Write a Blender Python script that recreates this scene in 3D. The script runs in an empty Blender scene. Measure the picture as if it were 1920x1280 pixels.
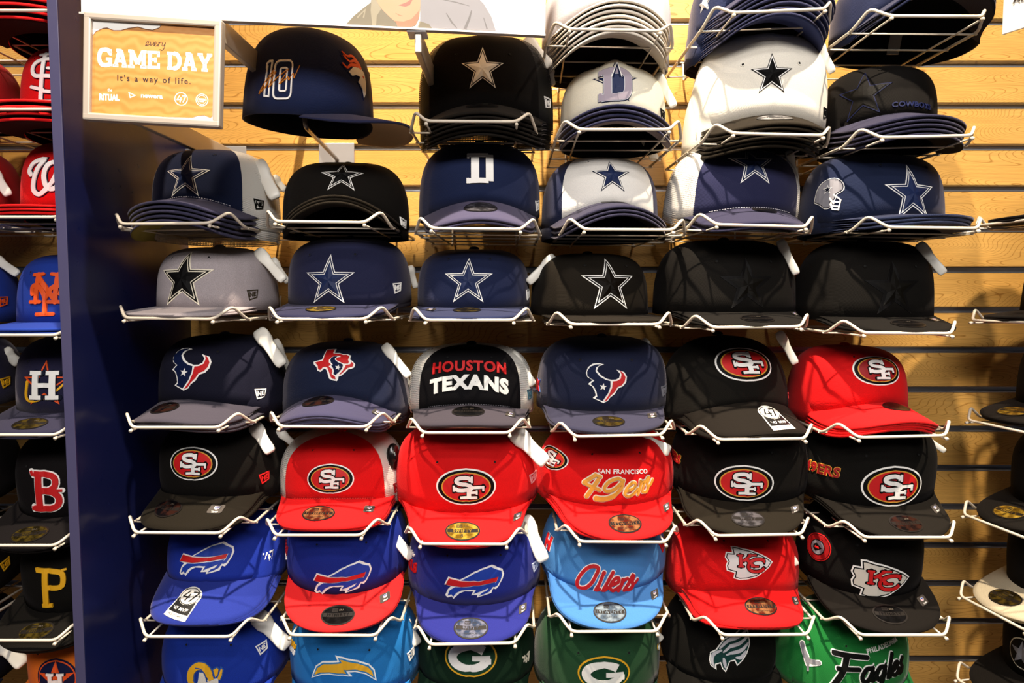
import bpy, bmesh, math, random
import numpy as np
from mathutils import Vector, Matrix, Euler
from mathutils.geometry import tessellate_polygon

random.seed(7)
S = bpy.context.scene
COL = S.collection
PI = math.pi

# ------------------------------------------------------------------ camera, world, lights, exposure
F = 1330.0                      # focal length in pixels of the 1920 wide frame
PITCH = math.radians(3.85)      # the camera looks slightly down
CAMZ = 1.55
cam_d = bpy.data.cameras.new('camera')
cam_d.sensor_width = 36.0
cam_d.lens = F / 1920.0 * 36.0
cam_d.clip_start = 0.05
cam = bpy.data.objects.new('camera', cam_d)
cam.location = (0, 0, CAMZ)
cam.rotation_euler = (PI / 2 - PITCH, 0, 0)
COL.objects.link(cam)
S.camera = cam

w = bpy.data.worlds.new('world')
S.world = w
w.use_nodes = True
bg = w.node_tree.nodes['Background']
bg.inputs[0].default_value = (0.62, 0.66, 0.80, 1)
bg.inputs[1].default_value = 0.05

S.view_settings.view_transform = 'Standard'
S.view_settings.look = 'None'
S.view_settings.gamma = 1.0
S.view_settings.exposure = -0.12
S.view_settings.use_curve_mapping = False
try:
    S.cycles.use_denoising = True
    S.cycles.max_bounces = 6
    S.cycles.diffuse_bounces = 3
    S.cycles.glossy_bounces = 3
    S.cycles.transparent_max_bounces = 8
    S.cycles.sample_clamp_indirect = 4.0
except Exception:
    pass


def spot(name, loc, target, watts, col, size_deg, blend=0.5, rad=0.03):
    d = bpy.data.lights.new(name, 'SPOT')
    d.energy = watts
    d.color = col
    d.spot_size = math.radians(size_deg)
    d.spot_blend = blend
    d.shadow_soft_size = rad
    o = bpy.data.objects.new(name, d)
    o.location = loc
    v = Vector(target) - Vector(loc)
    o.rotation_euler = v.to_track_quat('-Z', 'Y').to_euler()
    COL.objects.link(o)
    return o


def area(name, loc, target, watts, col, sx, sy):
    d = bpy.data.lights.new(name, 'AREA')
    d.energy = watts
    d.color = col
    d.shape = 'RECTANGLE'
    d.size = sx
    d.size_y = sy
    o = bpy.data.objects.new(name, d)
    o.location = loc
    v = Vector(target) - Vector(loc)
    o.rotation_euler = v.to_track_quat('-Z', 'Y').to_euler()
    COL.objects.link(o)
    return o


WARM = (1.0, 0.85, 0.66)
spot('track_light', (-0.02, 0.14, 3.75), (0.02, 1.12, 1.62), 900, WARM, 52, 1.0, 0.035)
spot('track_light', (1.15, 0.10, 3.75), (0.80, 1.2, 1.55), 450, WARM, 48, 1.0, 0.035)
spot('track_light', (-1.1, 0.10, 3.75), (-0.55, 1.15, 1.6), 230, WARM, 50, 1.0, 0.035)
area('front_fill_light', (0.1, -1.3, 2.9), (0.1, 1.2, 1.45), 76, (1.0, 0.96, 0.93), 1.6, 0.6)  # broad fill added in front to lift the shaded crowns, no real fixture

# ------------------------------------------------------------------ small helpers
SP, CP = math.sin(PITCH), math.cos(PITCH)


def at(px, py, Y):
    """the point of the vertical plane at distance Y that the photograph shows at pixel px, py"""
    dx = (px - 960.0) / F
    dy = -(py - 640.0) / F
    d = Vector((dx, dy * SP + CP, dy * CP - SP))
    t = Y / d.y
    return Vector((d.x * t, Y, CAMZ + d.z * t))


def lin(hexs):
    hexs = hexs.lstrip('#')
    out = []
    for i in (0, 2, 4):
        c = int(hexs[i:i + 2], 16) / 255.0
        out.append(c / 12.92 if c <= 0.04045 else ((c + 0.055) / 1.055) ** 2.4)
    return (out[0], out[1], out[2], 1.0)


_M = {}


def newmat(key):
    m = bpy.data.materials.new(key)
    m.use_nodes = True
    nt = m.node_tree
    return m, nt, nt.nodes['Principled BSDF']


def node(nt, typ, **kw):
    n = nt.nodes.new(typ)
    for k, v in kw.items():
        setattr(n, k, v)
    return n


def fabric(hexs, heather=0.0, sheen=0.24):
    """woven cap cloth: fine twill relief, a touch of sheen, slight mottling"""
    key = 'cloth_' + hexs + '_%g_%g' % (heather, sheen)
    if key in _M:
        return _M[key]
    m, nt, b = newmat(key)
    L = nt.links.new
    tc = node(nt, 'ShaderNodeTexCoord')
    nz = node(nt, 'ShaderNodeTexNoise')
    nz.inputs['Scale'].default_value = 900 if heather < 0.3 else 420
    nz.inputs['Detail'].default_value = 2
    L(tc.outputs['Object'], nz.inputs['Vector'])
    c = lin(hexs)
    rgb = node(nt, 'ShaderNodeMixRGB')
    lo, hi = 0.82 - heather * 0.9, 1.12 + heather * 0.55
    rgb.inputs[1].default_value = (c[0] * lo, c[1] * lo, c[2] * lo, 1)
    rgb.inputs[2].default_value = (min(1, c[0] * hi + .002), min(1, c[1] * hi + .002), min(1, c[2] * hi + .002), 1)
    L(nz.outputs['Fac'], rgb.inputs[0])
    L(rgb.outputs[0], b.inputs['Base Color'])
    b.inputs['Roughness'].default_value = 0.85
    dark = max(c[:3]) < 0.02
    b.inputs['Specular IOR Level'].default_value = 0.12 if dark else 0.22
    b.inputs['Sheen Weight'].default_value = sheen * (0.06 if dark else 0.7 if max(c[:3]) < .25 else .2)
    b.inputs['Sheen Roughness'].default_value = 0.45
    b.inputs['Sheen Tint'].default_value = (0.95, 0.84, 0.88, 1)
    wv = node(nt, 'ShaderNodeTexWave')
    wv.bands_direction = 'DIAGONAL'
    wv.inputs['Scale'].default_value = 260
    wv.inputs['Distortion'].default_value = 1.5
    L(tc.outputs['Object'], wv.inputs['Vector'])
    mx = node(nt, 'ShaderNodeMath', operation='ADD')
    L(nz.outputs['Fac'], mx.inputs[0])
    L(wv.outputs['Fac'], mx.inputs[1])
    bp = node(nt, 'ShaderNodeBump')
    bp.inputs['Strength'].default_value = 0.22
    bp.inputs['Distance'].default_value = 0.0006
    L(mx.outputs[0], bp.inputs['Height'])
    L(bp.outputs[0], b.inputs['Normal'])
    _M[key] = m
    return m


def brimcloth(hexs, heather=0.0):
    """brim cloth: same weave plus the rows of stitching that follow the brim edge (uv v runs outwards)"""
    key = 'brim_' + hexs + '_%g' % heather
    if key in _M:
        return _M[key]
    m = fabric(hexs, heather).copy()
    m.name = key
    nt = m.node_tree
    L = nt.links.new
    uv = node(nt, 'ShaderNodeUVMap')
    sep = node(nt, 'ShaderNodeSeparateXYZ')
    L(uv.outputs[0], sep.inputs[0])
    mul = node(nt, 'ShaderNodeMath', operation='MULTIPLY')
    mul.inputs[1].default_value = 2 * PI * 8
    L(sep.outputs[1], mul.inputs[0])
    sn = node(nt, 'ShaderNodeMath', operation='SINE')
    L(mul.outputs[0], sn.inputs[0])
    pw = node(nt, 'ShaderNodeMath', operation='GREATER_THAN')
    pw.inputs[1].default_value = 0.86
    L(sn.outputs[0], pw.inputs[0])
    old = [n for n in nt.nodes if n.type == 'BUMP'][0]
    b2 = node(nt, 'ShaderNodeBump')
    b2.invert = True
    b2.inputs['Strength'].default_value = 0.35
    b2.inputs['Distance'].default_value = 0.0006
    L(pw.outputs[0], b2.inputs['Height'])
    L(old.outputs[0], b2.inputs['Normal'])
    pb = nt.nodes['Principled BSDF']
    L(b2.outputs[0], pb.inputs['Normal'])
    _M[key] = m
    return m


def meshcloth(hexs):
    """trucker mesh: open holes let the light through"""
    key = 'mesh_' + hexs
    if key in _M:
        return _M[key]
    m, nt, b = newmat(key)
    L = nt.links.new
    b.inputs['Base Color'].default_value = lin(hexs)
    b.inputs['Roughness'].default_value = 0.6
    uv = node(nt, 'ShaderNodeUVMap')
    mp = node(nt, 'ShaderNodeMapping')
    mp.inputs['Scale'].default_value = (420, 330, 1)
    L(uv.outputs[0], mp.inputs[0])
    vo = node(nt, 'ShaderNodeTexVoronoi')
    vo.inputs['Scale'].default_value = 1.0
    vo.inputs['Randomness'].default_value = 0.0
    L(mp.outputs[0], vo.inputs['Vector'])
    gt = node(nt, 'ShaderNodeMath', operation='LESS_THAN')
    gt.inputs[1].default_value = 0.33
    L(vo.outputs['Distance'], gt.inputs[0])
    tr = node(nt, 'ShaderNodeBsdfTransparent')
    mix = node(nt, 'ShaderNodeMixShader')
    L(gt.outputs[0], mix.inputs[0])
    L(b.outputs[0], mix.inputs[1])
    L(tr.outputs[0], mix.inputs[2])
    L(mix.outputs[0], nt.nodes['Material Output'].inputs['Surface'])
    _M[key] = m
    return m


def thread(hexs):
    """embroidery thread: satin"""
    key = 'thread_' + hexs
    if key in _M:
        return _M[key]
    m, nt, b = newmat(key)
    L = nt.links.new
    b.inputs['Base Color'].default_value = lin(hexs)
    b.inputs['Roughness'].default_value = 0.55
    b.inputs['Specular IOR Level'].default_value = 0.12 if max(lin(hexs)[:3]) < 0.06 else 0.35
    tc = node(nt, 'ShaderNodeTexCoord')
    wv = node(nt, 'ShaderNodeTexWave')
    wv.bands_direction = 'Z'
    wv.inputs['Scale'].default_value = 380
    wv.inputs['Distortion'].default_value = 1.0
    L(tc.outputs['Object'], wv.inputs['Vector'])
    bp = node(nt, 'ShaderNodeBump')
    bp.inputs['Strength'].default_value = 0.25
    bp.inputs['Distance'].default_value = 0.0005
    L(wv.outputs['Fac'], bp.inputs['Height'])
    L(bp.outputs[0], b.inputs['Normal'])
    _M[key] = m
    return m


def plain(hexs, rough=0.5, metal=0.0, spec=0.5, coat=0.0):
    key = 'plain_%s_%g_%g_%g_%g' % (hexs, rough, metal, spec, coat)
    if key in _M:
        return _M[key]
    m, nt, b = newmat(key)
    L = nt.links.new
    c = lin(hexs)
    tc = node(nt, 'ShaderNodeTexCoord')
    nz = node(nt, 'ShaderNodeTexNoise')
    nz.inputs['Scale'].default_value = 60
    L(tc.outputs['Object'], nz.inputs['Vector'])
    mr = node(nt, 'ShaderNodeMapRange')
    mr.inputs['To Min'].default_value = max(0.02, rough - 0.06)
    mr.inputs['To Max'].default_value = rough + 0.06
    L(nz.outputs['Fac'], mr.inputs['Value'])
    L(mr.outputs[0], b.inputs['Roughness'])
    b.inputs['Base Color'].default_value = c
    b.inputs['Metallic'].default_value = metal
    b.inputs['Specular IOR Level'].default_value = spec
    b.inputs['Coat Weight'].default_value = coat
    _M[key] = m
    return m


def foil(h1, h2):
    """sticker foil with a broad two tone shift"""
    key = 'foil_' + h1 + h2
    if key in _M:
        return _M[key]
    m, nt, b = newmat(key)
    L = nt.links.new
    tc = node(nt, 'ShaderNodeTexCoord')
    nz = node(nt, 'ShaderNodeTexNoise')
    nz.inputs['Scale'].default_value = 90
    L(tc.outputs['Object'], nz.inputs['Vector'])
    rp = node(nt, 'ShaderNodeValToRGB')
    rp.color_ramp.elements[0].position = 0.42
    rp.color_ramp.elements[1].position = 0.6
    rp.color_ramp.elements[0].color = lin(h1)
    rp.color_ramp.elements[1].color = lin(h2)
    L(nz.outputs['Fac'], rp.inputs[0])
    L(rp.outputs[0], b.inputs['Base Color'])
    b.inputs['Metallic'].default_value = 0.75
    b.inputs['Roughness'].default_value = 0.28
    _M[key] = m
    return m


def wood():
    if 'wood' in _M:
        return _M['wood']
    m, nt, b = newmat('maple_slat')
    L = nt.links.new
    tc = node(nt, 'ShaderNodeTexCoord')
    oi = node(nt, 'ShaderNodeObjectInfo')
    off = node(nt, 'ShaderNodeVectorMath', operation='SCALE')
    off.inputs[0].default_value = (37.0, 3.0, 11.0)
    L(oi.outputs['Random'], off.inputs['Scale'])
    add = node(nt, 'ShaderNodeVectorMath', operation='ADD')
    L(tc.outputs['Object'], add.inputs[0])
    L(off.outputs[0], add.inputs[1])
    mp = node(nt, 'ShaderNodeMapping')
    mp.inputs['Scale'].default_value = (3.2, 1, 16)
    L(add.outputs[0], mp.inputs[0])
    n1 = node(nt, 'ShaderNodeTexNoise')
    n1.inputs['Scale'].default_value = 1.0
    n1.inputs['Detail'].default_value = 1.0
    L(mp.outputs[0], n1.inputs['Vector'])
    # contour lines of a stretched noise read as cathedral grain
    ml = node(nt, 'ShaderNodeMath', operation='MULTIPLY')
    ml.inputs[1].default_value = 62.0
    L(n1.outputs['Fac'], ml.inputs[0])
    fr = node(nt, 'ShaderNodeMath', operation='FRACT')
    L(ml.outputs[0], fr.inputs[0])
    rp = node(nt, 'ShaderNodeValToRGB')
    e = rp.color_ramp.elements
    e[0].position = 0.0
    e[0].color = (0.0, 0, 0, 1)
    e[1].position = 1.0
    e[1].color = (0.0, 0, 0, 1)
    k = e.new(0.80)
    k.color = (0.0, 0, 0, 1)
    k = e.new(0.94)
    k.color = (0.8, .8, .8, 1)
    L(fr.outputs[0], rp.inputs[0])
    mp2 = node(nt, 'ShaderNodeMapping')
    mp2.inputs['Scale'].default_value = (14, 1, 420)
    L(add.outputs[0], mp2.inputs[0])
    n2 = node(nt, 'ShaderNodeTexNoise')
    n2.inputs['Scale'].default_value = 1.0
    n2.inputs['Detail'].default_value = 3
    L(mp2.outputs[0], n2.inputs['Vector'])
    mp3 = node(nt, 'ShaderNodeMapping')
    mp3.inputs['Scale'].default_value = (5, 1, 9)
    L(add.outputs[0], mp3.inputs[0])
    n3 = node(nt, 'ShaderNodeTexNoise')
    n3.inputs['Scale'].default_value = 1.0
    n3.inputs['Detail'].default_value = 1
    L(mp3.outputs[0], n3.inputs['Vector'])
    base = node(nt, 'ShaderNodeMixRGB')
    base.inputs[1].default_value = lin(WOOD_A)
    base.inputs[2].default_value = lin(WOOD_B)
    L(n3.outputs['Fac'], base.inputs[0])
    mA = node(nt, 'ShaderNodeMixRGB')
    mA.inputs[2].default_value = lin(WOOD_C)
    sc = node(nt, 'ShaderNodeMath', operation='MULTIPLY')
    sc.inputs[1].default_value = 0.95
    L(rp.outputs[0], sc.inputs[0])
    L(sc.outputs[0], mA.inputs[0])
    L(base.outputs[0], mA.inputs[1])
    mB = node(nt, 'ShaderNodeMixRGB')
    mB.blend_type = 'MULTIPLY'
    mB.inputs[0].default_value = 0.42
    L(mA.outputs[0], mB.inputs[1])
    L(n2.outputs['Fac'], mB.inputs[2])
    L(mB.outputs[0], b.inputs['Base Color'])
    b.inputs['Roughness'].default_value = 0.38
    b.inputs['Specular IOR Level'].default_value = 0.35
    _M['wood'] = m
    return m


WOOD_A, WOOD_B, WOOD_C = 'DBA24E', 'E8B869', '9A621C'


def mesh_obj(name, verts, faces, mats, parent=None, midx=None, uvs=None, smooth=False):
    me = bpy.data.meshes.new(name)
    me.from_pydata([tuple(v) for v in verts], [], [tuple(f) for f in faces])
    if not isinstance(mats, (list, tuple)):
        mats = [mats]
    for mm in mats:
        me.materials.append(mm)
    if midx is not None:
        me.polygons.foreach_set('material_index', midx)
    if uvs is not None:
        ul = me.uv_layers.new(name='UVMap')
        vi = np.zeros(len(me.loops), dtype=np.int32)
        me.loops.foreach_get('vertex_index', vi)
        ul.data.foreach_set('uv', np.asarray(uvs, dtype=np.float32)[vi].ravel())
    if smooth:
        me.polygons.foreach_set('use_smooth', [True] * len(me.polygons))
    me.update()
    o = bpy.data.objects.new(name, me)
    COL.objects.link(o)
    if parent is not None:
        o.parent = parent
    return o


def tag(o, label, cat, group=None, kind=None):
    if label:
        o['label'] = label
    if cat:
        o['category'] = cat
    if group:
        o['group'] = group
    if kind:
        o['kind'] = kind
    return o


def empty(name, mat):
    o = bpy.data.objects.new(name, None)
    o.empty_display_size = 0.03
    COL.objects.link(o)
    o.matrix_world = mat
    return o


class MB:
    """collects boxes and tubes for ONE mesh object"""

    def __init__(self):
        self.v, self.f, self.mi = [], [], []

    def add(self, vs, fs, mi=0):
        n = len(self.v)
        self.v += [Vector(p) for p in vs]
        for q in fs:
            self.f.append(tuple(i + n for i in q))
            self.mi.append(mi)

    def box(self, c, s, mi=0, bev=0.0, rot=None):
        bm = bmesh.new()
        bmesh.ops.create_cube(bm, size=1.0)
        for v in bm.verts:
            v.co = Vector((v.co.x * s[0], v.co.y * s[1], v.co.z * s[2]))
        if bev > 0:
            bmesh.ops.bevel(bm, geom=bm.edges[:], offset=bev, segments=2, affect='EDGES', profile=0.6)
        M = Matrix.Translation(c) @ (rot.to_4x4() if rot is not None else Matrix.Identity(4))
        bm.verts.index_update()
        self.add([M @ v.co for v in bm.verts], [[v.index for v in f.verts] for f in bm.faces], mi)
        bm.free()
        return self

    def tube(self, pts, r, sides=8, mi=0, caps=True):
        pts = [Vector(p) for p in pts]
        n = len(pts)
        rings = []
        up = None
        for i in range(n):
            a = pts[max(0, i - 1)]
            b = pts[min(n - 1, i + 1)]
            t = (b - a).normalized()
            if up is None:
                up = Vector((0, 0, 1)) if abs(t.z) < 0.9 else Vector((1, 0, 0))
            s = t.cross(up)
            if s.length < 1e-6:
                s = t.cross(Vector((0.3, 0.5, 0.8)))
            s.normalize()
            up = s.cross(t).normalized()
            rr = r[i] if isinstance(r, (list, tuple)) else r
            rings.append([pts[i] + (s * math.cos(2 * PI * k / sides) + up * math.sin(2 * PI * k / sides)) * rr for k in range(sides)])
        vs = [p for ring in rings for p in ring]
        fs = []
        for i in range(n - 1):
            for k in range(sides):
                a = i * sides + k
                b = i * sides + (k + 1) % sides
                fs.append((a, b, b + sides, a + sides))
        if caps:
            fs.append(tuple(range(sides - 1, -1, -1)))
            fs.append(tuple((n - 1) * sides + k for k in range(sides)))
        self.add(vs, fs, mi)
        return self

    def build(self, name, mats, parent=None, smooth=False):
        return mesh_obj(name, self.v, self.f, mats, parent, self.mi, None, smooth)


def fillet(pts, rad, seg=4):
    """rounds the inner corners of a polyline"""
    pts = [Vector(p) for p in pts]
    out = [pts[0]]
    for i in range(1, len(pts) - 1):
        p, a, b = pts[i], pts[i - 1], pts[i + 1]
        da, db = (a - p), (b - p)
        r = min(rad, da.length * 0.45, db.length * 0.45)
        pa, pb = p + da.normalized() * r, p + db.normalized() * r
        for k in range(seg + 1):
            t = k / seg
            out.append(pa * (1 - t) ** 2 + p * 2 * t * (1 - t) + pb * t ** 2)
    out.append(pts[-1])
    return out

ADJ = {'r1c3': (0.1405, 6.271, 2.483, 0.8464, -20.45, 1.032, 1.109), 'r1c4': (0.2418, 2.873, -7.762, 1.064, -95.89, 0.8618, 0.8694), 'r1c5': (12.7, 24.96, 8.755, 0.8323, -84.69, 0.9842, 1.223), 'r1c6': (10.11, -4.772, -9.361, 1, 0, 0.85, 0.8509), 'r2c1': (-15.57, -1.442, -8.179, 0.9534, -130.3, 0.9412, 0.9959), 'r2c2': (-1.647, 5.198, 9.208, 0.9735, 121.7, 0.9602, 1.114), 'r2c3': (0.8159, 20.94, 13.62, 0.8837, 52.34, 0.9982, 1.142), 'r2c4': (3.913, -0.2664, 0.3052, 0.9232, 99.54, 0.9963, 1.145), 'r2c5': (16.55, 27.75, 24.95, 1.036, 107.3, 1.016, 1.004), 'r2c6': (12.16, -9.666, -8.99, 1.18, 260, 1.063, 1.006), 'r3c1': (-11.89, -7.334, -4.756, 1.18, -243.2, 0.871, 0.8842), 'r3c2': (-5.685, 1.002, -5.37, 1.012, -146.1, 0.9683, 0.9115), 'r3c3': (-2.334, -3.299, -5.299, 0.9844, -40.27, 0.9934, 0.8871), 'r3c4': (6.089, 0.6157, 1.649, 1.099, 260, 0.9581, 0.9506), 'r3c5': (-0.1892, 0.09915, -2.259, 1.097, 113.4, 1.105, 0.9997), 'r3c6': (5.548, -0.4795, -3.398, 1.12, 72.84, 1.005, 1.032), 'r4c1': (-17.58, 4.801, 7.038, 1.044, -202.8, 0.9667, 1.007), 'r4c2': (-6.216, 4.586, 9.346, 0.9815, -24.44, 1.028, 1.087), 'r4c3': (-0.8052, -5.389, 3.767, 1.564, 13.7, 1.016, 0.9323), 'r4c4': (0.03452, -4.427, -0.7759, 0.9664, -32.52, 1.013, 0.9183), 'r4c5': (20.38, 17.09, 30, 1.18, 220, 1.008, 1.095), 'r4c6': (22.35, 4.468, 7.739, 1.106, 133, 0.8732, 0.9282), 'r5c1': (-5.935, -4.267, 6.914, 0.9952, -173.9, 0.9457, 0.95), 'r5c2': (-0.7593, -7.229, -2.359, 1.103, 9.59, 1.01, 0.82), 'r5c3': (1.339, 0.5547, 2.643, 1.075, 28.92, 1.028, 0.95), 'r5c4': (3.019, -18.89, -12.54, 1.167, 142.5, 1.033, 0.95), 'r5c5': (-4.014, -14.64, -10.28, 1.056, -191.8, 0.9849, 0.95), 'r5c6': (0.1049, -5.53, -7.464, 1.18, 105.4, 1.048, 0.95), 'r6c1': (-1.778, -13.71, -5.139, 0.9358, 11.78, 0.9373, 0.95), 'r6c2': (-1.012, -24.12, -14.88, 0.8975, 114.7, 1.002, 0.95), 'r6c3': (-1.043, -13.13, -1.411, 0.8894, 33.26, 1.027, 0.95), 'r6c4': (2.37, -19.75, -23.01, 0.9922, -37.81, 1.02, 0.95), 'r6c5': (7.871, -0.5279, -3.184, 0.8867, 3.853, 1.032, 0.95), 'r6c6': (2.586, -13.17, -11.79, 0.9562, -38.36, 0.9106, 0.95), 'r7c1': (-4.293, 0, -13.65, 0.9812, -14.74, 0.9743, 0.95), 'r7c2': (-4.677, 0, 5.051, 1.102, -22.65, 1.031, 0.95), 'r7c3': (-1.938, 0, -2.73, 1.089, -61.45, 1.028, 0.95), 'r7c4': (-1.561, 0, 3.981, 1.043, 9.183, 1.031, 0.95), 'r7c5': (5.327, 0, 3.401, 0.9977, -57.84, 0.9388, 0.95), 'r7c6': (6.52, 0, -0.2659, 1.161, 260, 1.079, 0.95)}

# ------------------------------------------------------------------ flat artwork for embroidery, stickers and prints (millimetres)
# a layer is (material, height, verts2d, faces[, z per vertex])


def area2(p):
    return 0.5 * sum(p[i][0] * p[(i + 1) % len(p)][1] - p[(i + 1) % len(p)][0] * p[i][1] for i in range(len(p)))


def P(pts):
    """closed polygon -> triangles"""
    pts = [tuple(p) for p in pts]
    if area2(pts) < 0:
        pts = pts[::-1]
    tris = tessellate_polygon([[Vector((x, y, 0)) for x, y in pts]])
    fs = []
    for t in tris:
        a, b, c = (pts[i] for i in t)
        cr = (b[0] - a[0]) * (c[1] - a[1]) - (b[1] - a[1]) * (c[0] - a[0])
        fs.append(tuple(t) if cr > 0 else tuple(reversed(t)))
    return pts, fs


def grow(pts, d):
    """offset a closed polygon outwards by d"""
    pts = [Vector(p) for p in pts]
    if area2(pts) < 0:
        pts = pts[::-1]
    n = len(pts)
    out = []
    for i in range(n):
        a, p, b = pts[i - 1], pts[i], pts[(i + 1) % n]
        u, v = (p - a), (b - p)
        if u.length < 1e-6 or v.length < 1e-6:
            out.append(p.copy())
            continue
        u.normalize()
        v.normalize()
        n1, n2 = Vector((u.y, -u.x)), Vector((v.y, -v.x))
        m = n1 + n2
        if m.length < 1e-4:
            out.append(p + n1 * d)
            continue
        m.normalize()
        c = max(0.42, m.dot(n1))
        out.append(p + m * (d / c))
    return [(p.x, p.y) for p in out]


def smooth(pts, n=5, closed=False):
    """Catmull-Rom through the points"""
    pts = [Vector(p) for p in pts]
    N = len(pts)
    out = []
    rng = N if closed else N - 1
    for i in range(rng):
        if closed:
            p0, p1, p2, p3 = pts[i - 1], pts[i], pts[(i + 1) % N], pts[(i + 2) % N]
        else:
            p1, p2 = pts[i], pts[i + 1]
            p0 = pts[i - 1] if i > 0 else p1 * 2 - p2
            p3 = pts[i + 2] if i + 2 < N else p2 * 2 - p1
        for k in range(n):
            t = k / n
            out.append(0.5 * ((2 * p1) + (p2 - p0) * t + (2 * p0 - 5 * p1 + 4 * p2 - p3) * t * t + (3 * p1 - p0 - 3 * p2 + p3) * t ** 3))
    if not closed:
        out.append(pts[-1])
    return [(p.x, p.y) for p in out]


def K(pts, wd, cap='sq', closed=False):
    """stroke of width wd along the points (wd may be a list) -> quads"""
    pts = [Vector(p) for p in pts]
    n = len(pts)
    ws = wd if isinstance(wd, (list, tuple)) else [wd] * n
    L, R = [], []
    for i in range(n):
        a = pts[i - 1] if (i > 0 or closed) else pts[i]
        b = pts[(i + 1) % n] if (i < n - 1 or closed) else pts[i]
        p = pts[i]
        u = (p - a).normalized() if (p - a).length > 1e-6 else None
        v = (b - p).normalized() if (b - p).length > 1e-6 else None
        u = u or v
        v = v or u
        n1, n2 = Vector((-u.y, u.x)), Vector((-v.y, v.x))
        m = n1 + n2
        m = m.normalized() if m.length > 1e-3 else n1
        c = max(0.5, m.dot(n1))
        h = ws[i] / 2 / c
        L.append(p + m * h)
        R.append(p - m * h)
    vs, fs = [], []
    for i in range(n):
        vs += [tuple(R[i]), tuple(L[i])]
    m = n if closed else n - 1
    for i in range(m):
        j = (i + 1) % n
        fs.append((2 * i, 2 * j, 2 * j + 1, 2 * i + 1))
    if cap == 'rd' and not closed:
        for i, q, w_ in ((0, pts[0] - pts[1], ws[0]), (n - 1, pts[-1] - pts[-2], ws[-1])):
            q = q.normalized()
            base = len(vs)
            ang = math.atan2(q.y, q.x)
            for k in range(9):
                t = ang - PI / 2 + PI * k / 8
                vs.append((pts[i].x + math.cos(t) * w_ / 2, pts[i].y + math.sin(t) * w_ / 2))
            fs.append(tuple(range(base, base + 9)))
    return vs, fs


def ell(cx, cy, rx, ry, n=36, rot=0.0, a0=0.0, a1=360.0):
    c, s = math.cos(math.radians(rot)), math.sin(math.radians(rot))
    out = []
    full = abs(a1 - a0) >= 360
    m = n if full else n + 1
    for i in range(m):
        t = math.radians(a0 + (a1 - a0) * i / n)
        x, y = rx * math.cos(t), ry * math.sin(t)
        out.append((cx + x * c - y * s, cy + x * s + y * c))
    return out


def rrect(cx, cy, wx, wy, r, n=4):
    out = []
    for sx, sy, a in ((1, 1, 0), (-1, 1, 90), (-1, -1, 180), (1, -1, 270)):
        for k in range(n + 1):
            t = math.radians(a + 90 * k / n)
            out.append((cx + sx * (wx / 2 - r) + r * math.cos(t), cy + sy * (wy / 2 - r) + r * math.sin(t)))
    return out


def join(*ms):
    vs, fs = [], []
    for v, f in ms:
        n = len(vs)
        vs += list(v)
        fs += [tuple(i + n for i in q) for q in f]
    return vs, fs


def X(pts, cx, cy, k, kx=None):
    """pixel coordinates of a crop -> millimetres about a centre"""
    kx = kx or k
    return [((x - cx) * kx, -(y - cy) * k) for x, y in pts]


_T = {}


def text(s, size, bold=0.0, shear=0.0, track=1.0, cx=0, cy=0, arch=0.0, sx=1.0, align='CENTER', rot=0.0):
    """plain sans lettering from the built-in font, as flat triangles"""
    key = (s, bold, shear, track)
    if key not in _T:
        c = bpy.data.curves.new('lettering', 'FONT')
        c.body = s
        c.size = 1.0
        c.offset = bold
        c.shear = shear
        c.space_character = track
        c.align_x = 'CENTER'
        c.align_y = 'CENTER'
        c.resolution_u = 3
        o = bpy.data.objects.new('lettering', c)
        COL.objects.link(o)
        dg = bpy.context.evaluated_depsgraph_get()
        dg.update()
        me = o.evaluated_get(dg).to_mesh()
        vs = [(v.co.x, v.co.y) for v in me.vertices]
        fs = []
        for p in me.polygons:
            q = tuple(p.vertices)
            pp = [vs[i] for i in q]
            if abs(area2(pp)) < 1e-9:
                continue
            fs.append(q if area2(pp) > 0 else q[::-1])
        o.evaluated_get(dg).to_mesh_clear()
        bpy.data.objects.remove(o)
        bpy.data.curves.remove(c)
        ys = [v[1] for v in vs]
        my = (min(ys) + max(ys)) / 2
        mxx = (min(v[0] for v in vs) + max(v[0] for v in vs)) / 2
        vs = [(x - mxx, y - my) for x, y in vs]
        _T[key] = (vs, fs)
    vs, fs = _T[key]
    cr, sr = math.cos(math.radians(rot)), math.sin(math.radians(rot))
    out = []
    for x, y in vs:
        x *= size * sx
        y *= size
        y -= arch * x * x
        out.append((cx + x * cr - y * sr, cy + x * sr + y * cr))
    return out, fs


# ---- threads
NAVY, NAVY2, WHT, CRM, BLK = thread('101B3E'), thread('17264F'), thread('FFFBF4'), thread('E9DFC9'), thread('0B0A0A')
RED, DRED, GOLD, YEL, SIL, ROY = thread('D01A1C'), thread('9C1014'), thread('D9A03A'), thread('F2B21E'), thread('85838A'), thread('1B3FA8')
GRN, ORG, LGRY, DGRY, DNV = thread('17402A'), thread('E8541A'), thread('C9C7CC'), thread('46454C'), thread('0B1024')


def star_pts(R, r=0.395, rot=90):
    return [((R if i % 2 == 0 else R * r) * math.cos(math.radians(rot + 36 * i)), (R if i % 2 == 0 else R * r) * math.sin(math.radians(rot + 36 * i))) for i in range(10)]


def art_star(R=40, o1=WHT, o2=NAVY, o3=WHT, core=NAVY2, peak=4.6, flat=False):
    out = [(o1, 0.5) + P(star_pts(R)), (o2, 0.8) + P(star_pts(R * 0.90)), (o3, 1.1) + P(star_pts(R * 0.775))]
    pts = star_pts(R * (0.775 if flat else 0.70))
    vs = pts + [(0, 0)]
    fs = [(i, (i + 1) % 10, 10) for i in range(10)]
    zs = [1.3 if i % 2 == 0 else 1.5 for i in range(10)] + [peak + 1]
    out.append((core, 1.3, vs, fs, zs))
    return out


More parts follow.
